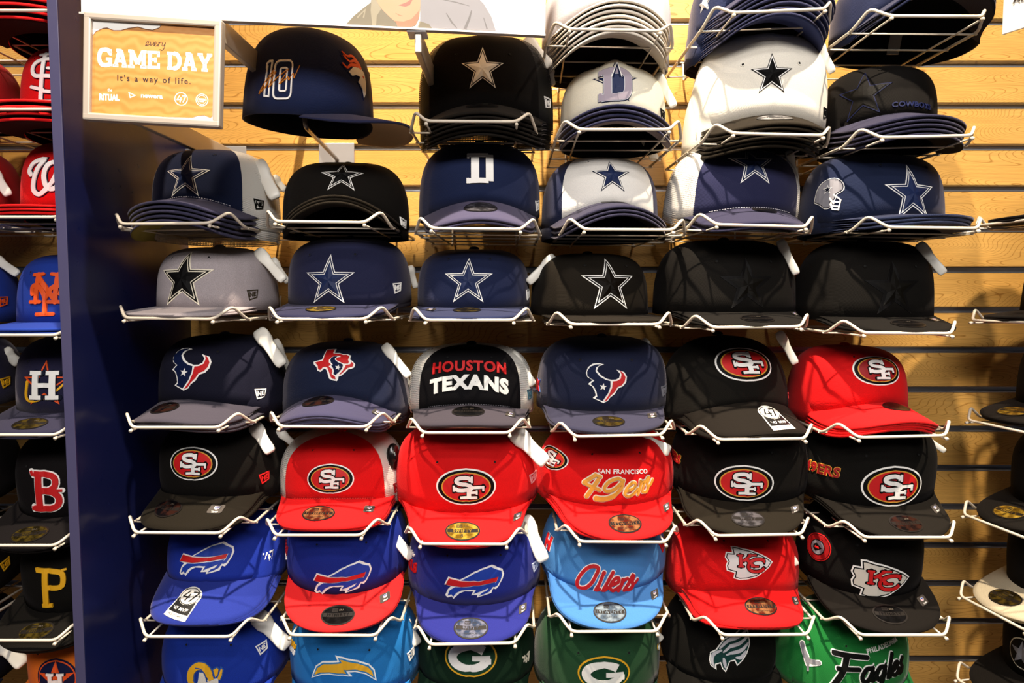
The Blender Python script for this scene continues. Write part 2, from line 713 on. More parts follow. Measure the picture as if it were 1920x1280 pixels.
def letters(strokes, mat, omat, ow=2.2, h=2.0, cap='sq', o2=None, ow2=0):
    """strokes = [(pts, width)]; outline in omat underneath"""
    out = []
    if o2 is not None:
        out.append((o2, 0.5) + join(*[K(p, add_w(w_, ow2), 'rd') for p, w_ in strokes]))
    if omat is not None:
        out.append((omat, 0.8) + join(*[K(p, add_w(w_, ow), 'rd') for p, w_ in strokes]))
    out.append((mat, h) + join(*[K(p, w_, cap) for p, w_ in strokes]))
    return out


def add_w(w_, d):
    return [a + d for a in w_] if isinstance(w_, (list, tuple)) else w_ + d


def shift(layers, dx=0, dy=0, k=1.0, rot=0.0, dz=0.0, kx=1.0):
    c, s = math.cos(math.radians(rot)), math.sin(math.radians(rot))
    out = []
    for L in layers:
        vs = [(dx + k * (x * kx * c - y * s), dy + k * (x * kx * s + y * c)) for x, y in L[2]]
        out.append((L[0], L[1] + dz, vs, L[3]) + ((L[4],) if len(L) > 4 else ()))
    return out


def sf_strokes():
    Sx = smooth([(7.5, 8), (6, 12.5), (0, 14), (-8, 14), (-14, 11.5), (-14.5, 7.5), (-9, 4.5), (3, 2.2), (8, -0.5), (7.5, -4.2), (1, -6.2), (-12, -6.2), (-17.5, -3)], 3)
    st = [(Sx, 6.2), ([(9.2, 6), (9.2, 16.8)], 3.2), ([(-19, 1.6), (-19, -8.6)], 3.4)]
    ft = [([(4.6, -4), (4.6, -18)], 7.2), ([(-9, -19), (17.5, -19)], 4.2), ([(9, -1.8), (28, -1.8)], 4.4), ([(27, 0.2), (27, -8.6)], 3.6), ([(7, -10.4), (17, -10.4)], 3.8), ([(16.6, -7), (16.6, -14)], 3.0)]
    return st + ft


def art_sf(k=1.0, red=RED):
    out = [(WHT, 0.5) + P(ell(0, 0, 46, 28.5, 44)), (BLK, 1.0) + P(ell(0, 0, 43.2, 26.2, 44)), (GOLD, 1.4) + P(ell(0, 0, 37.4, 22.8, 44)), (red, 1.7) + P(ell(0, 0, 35.4, 21.2, 44))]
    st = [([(x * 0.95 + 0, y * 0.92 + 1.6) for x, y in p], w_ * 0.92) for p, w_ in sf_strokes()]
    out.append((BLK, 2.2) + join(*[K(p, w_ + 3.0, 'rd') for p, w_ in st]))
    out.append((WHT, 3.0) + join(*[K(p, w_) for p, w_ in st]))
    return shift(out, k=k)


def art_bull(k=1.0):
    q = lambda p: X(p, 490, 425, 0.25)
    outer = [(475, 299), (440, 292), (400, 296), (368, 320), (354, 358), (364, 385), (398, 404), (368, 430), (396, 446), (412, 474), (420, 505), (400, 522), (440, 540), (470, 554), (498, 542), (512, 520), (545, 494), (566, 458), (600, 444), (622, 416), (627, 380), (608, 350), (556, 334), (580, 362), (574, 388), (552, 400), (524, 402), (490, 394), (455, 372), (428, 340), (440, 312)]
    navy = [(455, 300), (420, 302), (385, 316), (364, 345), (364, 372), (382, 390), (412, 405), (386, 428), (408, 446), (424, 478), (430, 512), (418, 521), (464, 540), (500, 490), (516, 446), (516, 410), (484, 402), (446, 380), (418, 345), (424, 318)]
    red = [(580, 342), (600, 356), (616, 384), (610, 412), (590, 436), (562, 448), (544, 478), (516, 506), (494, 536), (476, 545), (506, 500), (526, 455), (532, 412), (560, 408), (584, 394), (590, 366)]
    out = [(WHT, 0.6) + P(q(outer)), (NAVY, 1.7) + P(q(navy)), (RED, 1.7) + P(q(red))]
    out += shift([(WHT, 2.2) + P(star_pts(6.4))], *q([(467, 448)])[0], rot=-8)
    return shift(out, k=k)


def art_texas(k=1.0):
    q = lambda p: X(p, 545, 640, 0.078)
    outer = [(320, 232), (528, 212), (524, 372), (620, 365), (720, 405), (800, 398), (884, 440), (878, 545), (940, 580), (1000, 650), (985, 715), (930, 752), (868, 765), (820, 830), (745, 905), (680, 935), (678, 985), (655, 1030), (560, 1020), (490, 985), (455, 890), (415, 790), (370, 758), (330, 790), (290, 828), (215, 795), (190, 720), (110, 650), (95, 590), (285, 552)]
    red = [(340, 268), (494, 252), (492, 392), (560, 405), (640, 408), (720, 438), (790, 430), (848, 470), (838, 550), (862, 610), (850, 645), (760, 650), (680, 612), (600, 570), (585, 530), (640, 500), (690, 492), (640, 455), (560, 455), (480, 495), (440, 560), (445, 625), (500, 680), (455, 712), (530, 780), (545, 830), (530, 885), (610, 935), (630, 990), (560, 985), (520, 950), (480, 850), (430, 740), (380, 722), (330, 735), (285, 790), (235, 765), (215, 690), (140, 615), (318, 580)]
    navy = [(600, 478), (540, 480), (480, 520), (470, 580), (500, 640), (540, 680), (510, 705), (560, 770), (580, 820), (575, 880), (620, 905), (690, 830), (740, 760), (750, 690), (740, 668), (640, 625), (560, 560), (560, 515)]
    red2 = [(920, 600), (965, 650), (950, 700), (850, 740), (800, 800), (740, 870), (685, 905), (760, 800), (800, 720), (805, 680), (880, 665), (910, 640)]
    out = [(WHT, 0.6) + P(q(outer)), (RED, 1.5) + P(q(red)), (NAVY, 1.6) + P(q(navy)), (RED, 1.6) + P(q(red2))]
    out += shift([(WHT, 2.0) + P(star_pts(5.0))], *q([(655, 742)])[0], rot=-10)
    return shift(out, k=k)


def art_bills(k=1.0):
    q = lambda p: X(p, 960, 607, 0.25)
    outer = [(762, 628), (790, 572), (868, 586), (905, 566), (940, 544), (1005, 512), (1078, 490), (1100, 500), (1120, 514), (1150, 526), (1160, 560), (1150, 592), (1134, 618), (1122, 640), (1104, 658), (1084, 652), (1072, 682), (1034, 692), (978, 708), (982, 692), (942, 692), (956, 664), (902, 662), (866, 680), (826, 722), (812, 706), (786, 718), (768, 704), (786, 660), (808, 636)]
    body = [(880, 588), (915, 570), (950, 550), (1010, 520), (1072, 504), (1104, 522), (1140, 536), (1146, 562), (1134, 600), (1112, 632), (1092, 640), (1080, 634), (1108, 606), (1122, 572), (1060, 582), (990, 592)]
    belly = [(836, 638), (900, 636), (1000, 626), (1098, 610), (1082, 640), (1060, 668), (1030, 682), (994, 694), (1012, 674), (1040, 664), (1060, 640), (1030, 652), (990, 668), (958, 682), (974, 654), (930, 650), (880, 656), (846, 676), (824, 706), (812, 690), (786, 702), (800, 664)]
    red = [(774, 624), (796, 582), (872, 594), (990, 598), (1116, 574), (1106, 602), (1000, 618), (880, 630)]
    return shift([(WHT, 0.6) + P(q(outer)), (ROY, 1.6) + P(q(body)), (ROY, 1.5) + P(q(belly)), (RED, 2.4) + P(q(red))], k=k)


def art_kc(k=1.0, base=WHT):
    q = lambda p: X(p, 745, 580, 0.24)
    outer = [(605, 452), (640, 450), (700, 466), (780, 486), (840, 510), (900, 540), (944, 574), (905, 618), (860, 650), (800, 690), (740, 710), (660, 714), (612, 700), (620, 656), (560, 640), (552, 600), (566, 570), (548, 540), (560, 498), (610, 500)]
    out = [(WHT, 0.6) + P(q(outer)), (BLK, 1.0) + P(grow(q(outer), -2.4)), (base, 1.4) + P(grow(q(outer), -4.2))]
    kk = [([(672, 520), (672, 606)], 5.5), ([(650, 522), (694, 522)], 3), ([(650, 606), (694, 606)], 3), ([(760, 520), (690, 566)], 4.4), ([(715, 552), (775, 606)], 5.2), ([(735, 522), (800, 522)], 3), ([(750, 606), (812, 606)], 3),
          (smooth([(862, 566), (835, 552), (780, 556), (738, 584), (728, 612), (750, 640), (800, 646), (838, 636), (858, 618)], 3), 5.2), ([(862, 548), (862, 582)], 3)]
    st = [(q(p), w_) for p, w_ in kk]
    out.append((BLK, 1.8) + join(*[K(p, w_ + 2.6, 'rd') for p, w_ in st]))
    out.append((RED, 2.6) + join(*[K(p, w_) for p, w_ in st]))
    return shift(out, k=k)


def art_49ers():
    q = lambda p: X(p, 805, 700, 0.13)
    st = [([(560, 570), (435, 650)], 6.0), ([(430, 655), (600, 725)], 5.0), ([(560, 570), (612, 590)], 5), ([(585, 620), (462, 800)], 6.4),
          (smooth([(850, 640), (790, 612), (700, 640), (650, 700), (670, 735), (740, 725), (820, 670), (850, 632)], 4), 5.0), (smooth([(850, 640), (830, 710), (740, 790), (640, 820), (565, 815)], 4), [3.5] * 4 + [5] * 4 + [7] * 4 + [8] * 4 + [9]),
          (smooth([(870, 750), (960, 720), (985, 680), (955, 660), (890, 710), (865, 770), (900, 800), (960, 780), (1010, 730)], 3), 3.9),
          (smooth([(1045, 650), (1040, 710), (1010, 790)], 3), 4.0), (smooth([(1025, 740), (1060, 670), (1100, 660)], 3), 3.4),
          (smooth([(1140, 620), (1085, 690), (1060, 765)], 3), 3.2), (smooth([(1150, 625), (1125, 690), (1135, 730), (1115, 772), (1068, 772)], 3), 4), (smooth([(1130, 730), (1170, 700), (1200, 655)], 3), 3.4)]
    out = letters([(q(p), [v * .8 for v in w_] if isinstance(w_, list) else w_ * .8) for p, w_ in st], thread('E5A238'), CRM, 2.8, 2.8, 'rd')
    out.append((WHT, 1.0) + text('SAN FRANCISCO', 8.6, 0.012, 0, 1.12, *q([(862, 545)])[0], arch=0.0, rot=-3))
    return out


def art_oilers():
    q = lambda p: X(p, 500, 580, 0.235)
    st = [(smooth([(428, 540), (436, 505), (400, 494), (350, 520), (305, 580), (288, 630), (305, 660), (350, 652), (395, 605), (424, 545)], 4), 5.4),
          (smooth([(462, 560), (440, 620), (420, 655), (445, 650)], 3), 5.0), ([(474, 535), (470, 541)], 6),
          (smooth([(535, 532), (500, 600), (470, 655), (505, 640)], 3), 5.2),
          (smooth([(520, 622), (568, 600), (572, 572), (545, 578), (515, 630), (535, 658), (580, 630)], 3), 4.8),
          (smooth([(600, 585), (592, 620), (570, 660)], 3), 5.0), (smooth([(585, 630), (610, 590), (635, 580)], 3), 4.4),
          (smooth([(672, 560), (645, 610), (610, 660)], 3), 4.8), (smooth([(680, 565), (668, 605), (672, 635), (650, 658), (620, 655)], 3), 5), (smooth([(670, 630), (695, 615), (710, 595)], 3), 3.2)]
    return letters([(q(p), w_) for p, w_ in st], thread('C8141A'), WHT, 2.4, 3.0, 'rd')


def art_eagles():
    q = lambda p: X(p, 640, 1185, 0.25)
    st = [([(405, 1088), (600, 1118)], 6.5), (smooth([(480, 1105), (450, 1180), (385, 1275)], 4), 8.5), ([(420, 1168), (545, 1176)], 5.5), (smooth([(390, 1272), (470, 1282), (560, 1268)], 3), 7),
          (smooth([(630, 1178), (590, 1178), (560, 1215), (570, 1245), (600, 1235), (630, 1185), (618, 1240), (650, 1235)], 3), 5.8),
          (smooth([(712, 1180), (675, 1180), (650, 1215), (662, 1242), (690, 1225), (712, 1180), (690, 1250), (650, 1290), (600, 1292)], 3), 5.8),
          (smooth([(775, 1125), (745, 1190), (730, 1240), (760, 1232)], 3), 5.8),
          (smooth([(768, 1215), (812, 1195), (812, 1175), (785, 1182), (762, 1225), (790, 1243), (830, 1215)], 3), 5.2),
          (smooth([(868, 1165), (845, 1190), (860, 1215), (845, 1240), (815, 1238)], 3), 5.6)]
    out = letters([(q(p), w_) for p, w_ in st], BLK, WHT, 2.8, 2.6, 'rd')
    out.append((WHT, 1.0) + text('PHILADELPHIA', 9.0, 0.012, 0, 1.1, *q([(735, 1076)])[0], rot=6))
    return out


def art_g(k=1.0):
    out = [(YEL, 0.6) + P(ell(0, 0, 41, 27.5, 40)), (GRN, 1.0) + P(ell(0, 0, 38.2, 25, 40))]
    arc = ell(-1, 0, 26.5, 14.8, 26, 0, 38, 338)
    st = [(arc, [9.0 + 4.5 * abs(math.cos(math.radians(38 + 300 * i / 26))) for i in range(27)]), ([(30, -1), (3, -1)], 7.0), ([(27.5, -2), (27.5, -9.5)], 8)]
    out.append((WHT, 2.2) + join(*[K(p, w_) for p, w_ in st]))
    return shift(out, k=k)


def art_bolt():
    q = lambda p: X(p, 645, 1250, 0.80)
    inner = [(590, 1266), (597, 1252), (609, 1243), (644, 1239), (641, 1233), (672, 1240), (690, 1248), (698, 1258), (700, 1268), (688, 1257), (668, 1250), (646, 1251), (651, 1258), (620, 1256), (603, 1259)]
    return [(WHT, 0.6) + P(grow(q(inner), 4.2)), (thread('2E84C4'), 1.0) + P(grow(q(inner), 2.2)), (YEL, 1.9) + P(q(inner))]


def art_ram():
    q = lambda p: X(p, 500, 560, 0.135)
    h = smooth([(345, 640), (318, 560), (335, 460), (420, 395), (510, 430), (555, 500), (580, 560)], 4)
    e1 = [(600, 440), (640, 420), (660, 440), (650, 500), (625, 530)]
    e2 = [(690, 430), (706, 450), (700, 510), (680, 560), (650, 550)]
    head = [(430, 470), (490, 480), (520, 560), (660, 545), (660, 640), (400, 640), (420, 560)]
    out = [(thread('1E4FA0'), 0.6) + join(K(q(h), 14.5, 'rd'), P(grow(q(e1), 2)), P(grow(q(e2), 2)), P(grow(q(head), 1.5)))]
    out += [(CRM, 1.2) + P(q(head)), (YEL, 2.2) + K(q(h), [9] * 4 + [11] * 17 + [8] * 4), (thread('1E4FA0'), 2.5) + K(q(smooth([(380, 420), (450, 430), (500, 500), (530, 580)], 3)), 1.4),
            (YEL, 1.8) + join(P(q(e1)), P(q(e2)))]
    return out


def art_eagle_head():
    q = lambda p: X(p, 1305, 1055, 0.25)
    outer = [(1438, 915), (1410, 935), (1385, 925), (1340, 962), (1270, 988), (1236, 1030), (1215, 1058), (1178, 1078), (1170, 1125), (1178, 1160), (1216, 1182), (1214, 1150), (1240, 1140), (1250, 1170), (1272, 1192), (1300, 1130), (1330, 1120), (1345, 1152), (1385, 1118), (1415, 1080), (1442, 1020), (1438, 960)]
    f = lambda *p: (smooth(q(p), 3), 3.0)
    out = [(WHT, 0.6) + P(q(outer)), (thread('0F3A36'), 1.1) + P(grow(q(outer), -1.8))]
    fe = [f((1430, 940), (1370, 975), (1290, 1005), (1240, 1050)), f((1432, 975), (1370, 1015), (1310, 1035), (1262, 1070)), f((1428, 1015), (1380, 1055), (1330, 1070), (1280, 1085)), f((1405, 1065), (1370, 1100), (1340, 1100)),
          f((1250, 1060), (1200, 1088), (1188, 1130), (1202, 1160)), f((1262, 1110), (1270, 1160))]
    out.append((LGRY, 2.0) + join(*[K(p, [w_ * 1.8 * (0.35 + 0.65 * math.sin(PI * (i + .6) / len(p))) for i in range(len(p))], 'rd') for p, w_ in fe]))
    return out


def art_horse(k=1.0):
    q = lambda p: X(p, 1060, 590, 0.24)
    out = []
    mane = [smooth(q([(1105, 520), (1050, 470), (1000, 480), (965, 455)]), 3), smooth(q([(1110, 535), (1060, 500), (1010, 515), (970, 480)]), 3), smooth(q([(1080, 530), (1020, 535), (985, 560), (952, 535)]), 3)]
    out.append((thread('0D1A45'), 0.5) + join(*[K(m, 9.0, 'rd') for m in mane]))
    out.append((ORG, 1.8) + join(*[K(m, [6.0 * (1 - 0.8 * i / len(m)) for i in range(len(m))], 'rd') for m in mane]))
    face = q([(995, 585), (1040, 545), (1100, 530), (1150, 560), (1160, 620), (1150, 700), (1125, 735), (1112, 680), (1075, 640), (1100, 600), (1060, 595), (1020, 608)])
    out += [(thread('0D1A45'), 0.6) + P(grow(face, 2)), (WHT, 1.7) + P(face)]
    out.append((ORG, 2.0) + P(q([(1118, 585), (1140, 590), (1132, 605)])))
    return shift(out, k=k)


def art_ten():
    q = lambda p: X(p, 530, 605, 0.245)
    st = [([(425, 505), (445, 492), (472, 492), (462, 700), (420, 696), (432, 525), (426, 528)], 2.6)]
    z = [(q(p), w_) for p, w_ in st]
    o1 = rrect(565, 605, 130, 222, 34)
    o2 = rrect(565, 605, 50, 135, 12)
    out = [(WHT, 1.2) + join(K(z[0][0], 2.6, 'sq', True), K(q(o1), 2.6, 'sq', True), K(q(o2), 2.4, 'sq', True))]
    sig = [smooth(q([(365, 680), (430, 610), (500, 545), (430, 640), (390, 670)]), 3), smooth(q([(420, 660), (470, 590), (510, 560), (460, 650), (530, 590), (600, 545), (540, 630), (585, 600)]), 3), smooth(q([(585, 610), (600, 590), (610, 610), (640, 570), (650, 600)]), 3), [q([(650, 600)])[0], q([(690, 525)])[0]]]
    out.append((thread('E08A2C'), 1.8) + join(*[K(s, 1.0, 'rd') for s in sig]))
    return out


def art_D(k=1.0, grad=False):
    q = lambda p: X(p, 994, 205, 0.25)
    st = [(q([(958, 95), (958, 315)]), 13.5), (q([(905, 108), (1050, 106)]), 8.5), (q([(902, 303), (1050, 302)]), 8.5), (q([(1058, 105), (1058, 305)]), 13), (q([(909, 95), (909, 132)]), 4), (q([(907, 283), (907, 318)]), 4)]
    return shift([(DGRY, 0.6) + join(*[K(p, w_ + 1.6) for p, w_ in st]), (WHT, 1.9) + join(*[K(p, w_) for p, w_ in st])], k=k)


def art_D_star():
    out = shift([(NAVY, 0.5) + P(star_pts(40)), (CRM, 0.8) + P(star_pts(35.5)), (NAVY, 1.0) + P(star_pts(31))], 0, 2)
    st = [([(-12, 22), (-12, -24)], 12), ([(-22, 23), (8, 23)], 11), ([(-22, -25), (8, -25)], 11), (smooth([(5, 23), (16, 20), (21, 10), (21, -12), (16, -22), (5, -25)], 4), 11.5), ([(-24, 28.5), (-24, 15)], 5), ([(-24, -17), (-24, -30.5)], 5)]
    out.append((NAVY, 1.4) + join(*[K(p, w_ + 3.6) for p, w_ in st]))
    out.append((thread('F2F2F2'), 1.7) + join(*[K(p, w_ + 1.6) for p, w_ in st]))
    out.append((thread('A79AA6'), 2.4) + join(*[K(p, w_) for p, w_ in st]))
    out.append((NAVY2, 1.5) + P([(-6.5, 8), (-2, 17), (4, 24), (9, 14), (14.5, 4), (14.5, -18), (-6.5, -18)]))
    out.append((WHT, 2.8) + K([(-6, 10), (3.5, 38), (11, 10)], 1.8))
    out.append((NAVY, 2.7) + K([(-3.6, 10), (3.5, 32), (8.6, 10)], 3))
    return shift(out, k=0.86)


def art_stl():
    q = lambda p: X(p, 330, 300, 0.30)
    st = [([(288, 165), (290, 430)], 6), ([(260, 170), (315, 165)], 4.5), ([(265, 428), (420, 428)], 6), ([(290, 372), (400, 376)], 5), ([(230, 345), (300, 366)], 5),
          (smooth([(395, 205), (330, 195), (250, 210), (226, 245), (245, 285), (300, 292), (400, 290)], 3), 6), ([(315, 250), (400, 250)], 4.5), ([(362, 250), (362, 330)], 5), ([(345, 330), (400, 330)], 4),
          (smooth([(395, 205), (430, 225), (435, 260), (400, 290), (440, 320), (440, 350), (400, 376)], 3), 5.5)]
    return letters([(q(p), w_) for p, w_ in st], WHT, DNV, 2.4, 2.2, 'rd')


def art_w():
    q = lambda p: X(p, 345, 1035, 0.25)
    st = [(smooth([(215, 1020), (195, 990), (225, 945), (300, 925), (262, 985), (240, 1060), (245, 1120), (285, 1148), (325, 1120), (380, 1040), (385, 975), (365, 945), (325, 965), (310, 1030), (330, 1100), (370, 1115), (410, 1080), (450, 1010), (470, 950), (500, 935)], 4), 7)]
    return letters([(q(p), w_) for p, w_ in st], WHT, DNV, 2.8, 2.4, 'rd')


def art_ny(k=1.0):
    q = lambda p: X(p, 240, 930, 0.30)
    st = [([(195, 835), (195, 970)], 6), ([(285, 835), (285, 970)], 6), ([(195, 845), (285, 960)], 6.5), ([(172, 838), (218, 834)], 5), ([(258, 834), (315, 840)], 5), ([(168, 968), (215, 968)], 5), ([(258, 968), (315, 968)], 5),
          (smooth([(175, 930), (172, 900), (190, 888), (215, 905), (238, 950), (240, 1020)], 3), 6), (smooth([(305, 930), (310, 900), (290, 890), (265, 905), (242, 950)], 3), 6), ([(205, 1028), (278, 1026)], 5.5)]
    return shift(letters([(q(p), w_) for p, w_ in st], ORG, None, 0, 2.2, 'rd'), k=k)


def art_h(col=ORG, ring=False):
    out = []
    if ring:
        out += [(thread('12193A'), 0.5) + P(ell(0, 0, 33, 33, 32)), (ORG, 0.8) + P(ell(0, 0, 30.5, 30.5, 32)), (thread('12193A'), 1.1) + P(ell(0, 0, 28.5, 28.5, 32)), (ORG, 1.4) + P(star_pts(30))]
        k = 0.62
    else:
        out.append((ORG, 0.8) + K(star_pts(36), 2.4, 'sq', True))
        out.append((YEL, 1.2) + K(smooth([(30, 28), (38, 26), (34, 8), (10, -16), (-18, -26), (-32, -20), (-30, 4)], 4), [2 + 0.1 * i for i in range(25)], 'rd'))
        k = 1.0
    st = [([(-13, -20), (-13, 18)], 9), ([(13, -20), (13, 18)], 9), ([(-13, -1), (13, -1)], 7), ([(-22, 18), (-4, 18)], 6.5), ([(4, 18), (22, 18)], 6.5), ([(-22, -20), (-4, -20)], 6.5), ([(4, -20), (22, -20)], 6.5)]
    out += shift(letters(st, WHT, DNV, 2.2, 2.6), k=k, dy=-3 if ring else 0, dz=1.0)
    return out


def art_b():
    st = [([(-9, -28), (-9, 26)], 10), (smooth([(-16, 27), (6, 26), (16, 20), (16, 8), (6, 1), (-6, 1)], 3), 8.5), (smooth([(-6, 0), (10, -1), (20, -10), (19, -22), (8, -28), (-18, -28)], 3), 9), ([(-22, 31), (-18, 24)], 4), ([(14, 1), (26, 0)], 4), ([(-20, -31), (-20, -25)], 4)]
    return letters(st, RED, WHT, 4.0, 2.4, 'sq')


def art_p():
    st = [([(-8, -30), (-6, 26)], 8.5), (smooth([(-18, 27), (6, 26), (19, 22), (21, 10), (16, 0), (-4, -1)], 3), 7.5), ([(-14, -31), (2, -31)], 6), ([(-20, 31), (-18, 24)], 5), ([(19, 27), (26, 28)], 3)]
    return letters(st, YEL, None, 0, 2.2)


def art_flag(col=WHT, k=1.0):
    """small slanted flag with two letters, sewn on the cap's side"""
    fr = [(-9, 6.5), (9, 8), (7, -4), (-6, -8)]
    st = [([(-5, -3.5), (-5, 3.5), (-0.5, -2.5), (0, 4)], 1.7), ([(6, 4.5), (2.5, 4.2), (2, -1.6), (5.4, -1)], 1.6), ([(2, 1.4), (5, 1.6)], 1.4)]
    return shift([(col, 1.0) + join(K(fr, 1.8, 'sq', True), *[K(p, w_) for p, w_ in st])], k=k)


def art_47(col=WHT, k=1.0):
    st = [([(-4, 7), (-9, -2), (1, -1.5)], 2.0), ([(-1, 3), (-3, -7)], 2.2), ([(1, 6), (9, 7), (3, -7)], 2.2), ([(-11, 8), (-12, 5)], 1.6)]
    return shift([(col, 1.2) + join(*[K(p, w_) for p, w_ in st])], k=k)


def art_helmet():
    q = lambda p: X(p, 400, 385, 0.22)
    sh = q(smooth([(305, 400), (325, 320), (370, 275), (430, 265), (480, 300), (492, 350), (450, 372), (440, 410), (410, 425), (420, 455), (380, 460), (345, 430), (310, 412)], 3, True))
    out = [(WHT, 0.5) + P(grow(sh, 2.4)), (DNV, 0.8) + P(grow(sh, 1.2)), (SIL, 1.4) + P(sh)]
    cage = [q([(440, 380), (485, 425), (470, 490), (435, 480), (420, 440)]), q([(430, 425), (482, 440)]), q([(428, 455), (476, 468)]), q([(415, 400), (440, 440)])]
    out.append((WHT, 1.5) + join(*[K(c, 2.2, 'rd') for c in cage]))
    out += shift([(WHT, 1.9) + P(star_pts(7.5)), (DNV, 2.1) + P(star_pts(5.2))], *q([(395, 335)])[0])
    return out


def art_words(rows, h=1.6):
    """rows = [(text, size, bold, material, dy, arch, sx, outline material or None)]"""
    out = []
    for s, size, bold, mat, dy, arch, sx, om in rows:
        if om is not None:
            out.append((om, 0.6) + text(s, size, bold + 0.035, 0, 1.1, 0, dy, arch, sx))
        out.append((mat, h) + text(s, size, bold, 0, 1.1, 0, dy, arch, sx))
    return out


def art_roundpatch():
    out = [(RED, 0.7) + P(ell(0, 0, 23, 23, 28)), (BLK, 0.9) + P(ell(0, 0, 21.5, 21.5, 28)), (DRED, 1.1) + P(ell(0, 0, 20.5, 20.5, 28)), (BLK, 1.3) + P(ell(0, 0, 13, 13, 24)), (SIL, 1.5) + P(ell(0, 0, 11.5, 11.5, 24))]
    out.append((BLK, 1.8) + P([(-7, 3), (-2, 7), (8, 0), (-2, -7), (-7, -3)]))
    out.append((RED, 2.0) + P([(-4, 1.5), (3, 1.5), (3, -1.5), (-4, -1.5)]))
    return out


# ---- stickers (flat print)
STK_RIM = plain('14100E', 0.35)


def art_sticker(kind='gold'):
    sets = {'gold': ('8A6A1C', 'E6C04A', '59FIFTY', '8'), 'dgold': ('2A2412', '6E5C22', '59FIFTY', ''), 'black': ('0E0D0E', '1C1B1D', '39THIRTY', ''), 'silver': ('5C5C60', 'C9C6C6', '9FORTY', 'ADJUSTABLE'),
            'grey': ('3A383C', '77747A', '9FIFTY', 'SNAPBACK'), 'rose': ('7A2A1C', 'C98A5A', '19TWENTY', 'ADJUSTABLE'), 'blue': ('3C4C6A', '8A8FA6', '9FIFTY', 'SNAPBACK'), 'sky': ('5A6E84', 'A0B4C4', '19TWENTY', 'ADJUSTABLE'), 'dark': ('141216', '4A2A22', '39THIRTY', '')}
    a, b, s1, s2 = sets[kind]
    dark = kind in ('black', 'dark', 'dgold')
    ink = plain('120E0A', 0.4) if not dark else plain('5A5248', 0.4)
    f = foil(a, b)
    out = [(STK_RIM, 0.25) + P(ell(0, 0, 15.6, 10, 32)), (f, 0.3) + P(ell(0, 0, 14.2, 8.7, 32)),
           (STK_RIM, 0.35) + P([(-13.6, 1.9), (-13.6, -1.9), (13.6, -1.9), (13.6, 1.9)]), (f, 0.4) + text(s1, 4.2, 0.02, 0, 1.15, 0, 0),
           (STK_RIM, 0.35) + P([(-5.5, 6.6), (-5.5, 3.2), (0, 3.2), (0, 6.6)]), (f, 0.4) + text('NEW', 2.0, 0.01, 0, 1.0, -2.75, 4.9), (ink, 0.4) + text('ERA', 2.4, 0.0, 0, 1.0, 3.2, 4.9)]
    if s2:
        out.append((ink, 0.4) + text(s2, 4.4 if len(s2) == 1 else 2.0, 0.01, 0, 1.1, 0, -5.0))
    return out


def art_holo():
    return [(plain('4E4844', 0.35, 0.3), 0.25) + P(rrect(0, 0, 11.5, 9, 1.6)), (plain('E8E4E8', 0.4), 0.35) + P([(-2.2, 2.8), (2.2, 2.8), (2.2, .4), (0, -.8), (-2.2, .4)]),
            (plain('27408A', 0.4), 0.4) + P([(-1.9, 2.5), (1.9, 2.5), (1.9, 1.4), (-1.9, 1.4)]), (plain('C02A30', 0.4), 0.42) + text('NFL', 1.8, 0.02, 0, 1, 0, 0.6), (plain('EEEAE4', 0.4), 0.4) + text('TEAM', 2.0, 0.02, 0, 1, 0, -3.0)]


def art_47label():
    wht, blk = plain('E9E4DA', 0.45), plain('0D0C0C', 0.45)
    out = [(wht, 0.25) + P(ell(0, 6.5, 10.6, 9.6, 28)), (wht, 0.25) + P([(-10, 6), (10, 6), (11.5, -16), (-11.5, -16)]), (blk, 0.32) + P([(-9.2, 3), (9.2, 3), (10.2, -10.6), (-10.2, -10.6)]), (wht, 0.36) + P(ell(0, 6.5, 9.6, 8.6, 28)),
           (blk, 0.38) + K(ell(0, 6.5, 9.0, 8.0, 28), 0.7, 'sq', True), (wht, 0.42) + text("'47 MVP", 4.4, 0.02, 0, 1.05, 0, -6.4), (blk, 0.42) + text('ADJUSTABLE', 2.6, 0.01, 0, 1.05, 0, -13.2)]
    out += shift([(blk, 0.44) + art_47(blk, 0.72)[0][2:]], 0.5, 6.5)
    return out


def drape(name, layers, fn, parent, step=7.0, label=None, skirt=True):
    """cuts the flat layers on a grid, wraps them with fn(x, y, h) and gives every layer a side wall"""
    mats, V, Fc, MI = [], [], [], []
    for L in layers:
        mat, h, vs, fs = L[:4]
        zs = L[4] if len(L) > 4 else [h] * len(vs)
        if mat not in mats:
            mats.append(mat)
        mi = mats.index(mat)
        bm = bmesh.new()
        bv = [bm.verts.new((x, y, z)) for (x, y), z in zip(vs, zs)]
        for q in fs:
            try:
                bm.faces.new([bv[i] for i in q])
            except ValueError:
                pass
        xs = [v[0] for v in vs]
        ys = [v[1] for v in vs]
        for ax, lo, hi in ((0, min(xs), max(xs)), (1, min(ys), max(ys))):
            k = math.floor(lo / step) + 1
            while k * step < hi:
                co = [0, 0, 0]
                no = [0, 0, 0]
                co[ax] = k * step
                no[ax] = 1
                bmesh.ops.bisect_plane(bm, geom=bm.verts[:] + bm.edges[:] + bm.faces[:], plane_co=co, plane_no=no, dist=1e-5)
                k += 1
        if skirt:
            be = [e for e in bm.edges if len(e.link_faces) == 1]
            r = bmesh.ops.extrude_edge_only(bm, edges=be)
            for v in r['geom']:
                if isinstance(v, bmesh.types.BMVert):
                    v.co.z = -0.4
        bm.verts.index_update()
        n = len(V)
        V += [tuple(v.co) for v in bm.verts]
        for f in bm.faces:
            Fc.append(tuple(v.index + n for v in f.verts))
            MI.append(mi)
        bm.free()
    A = np.array(V)
    W = fn(A[:, 0], A[:, 1], A[:, 2])
    o = mesh_obj(name, W, Fc, mats, parent, MI)
    if label:
        o['label'] = label
    return o

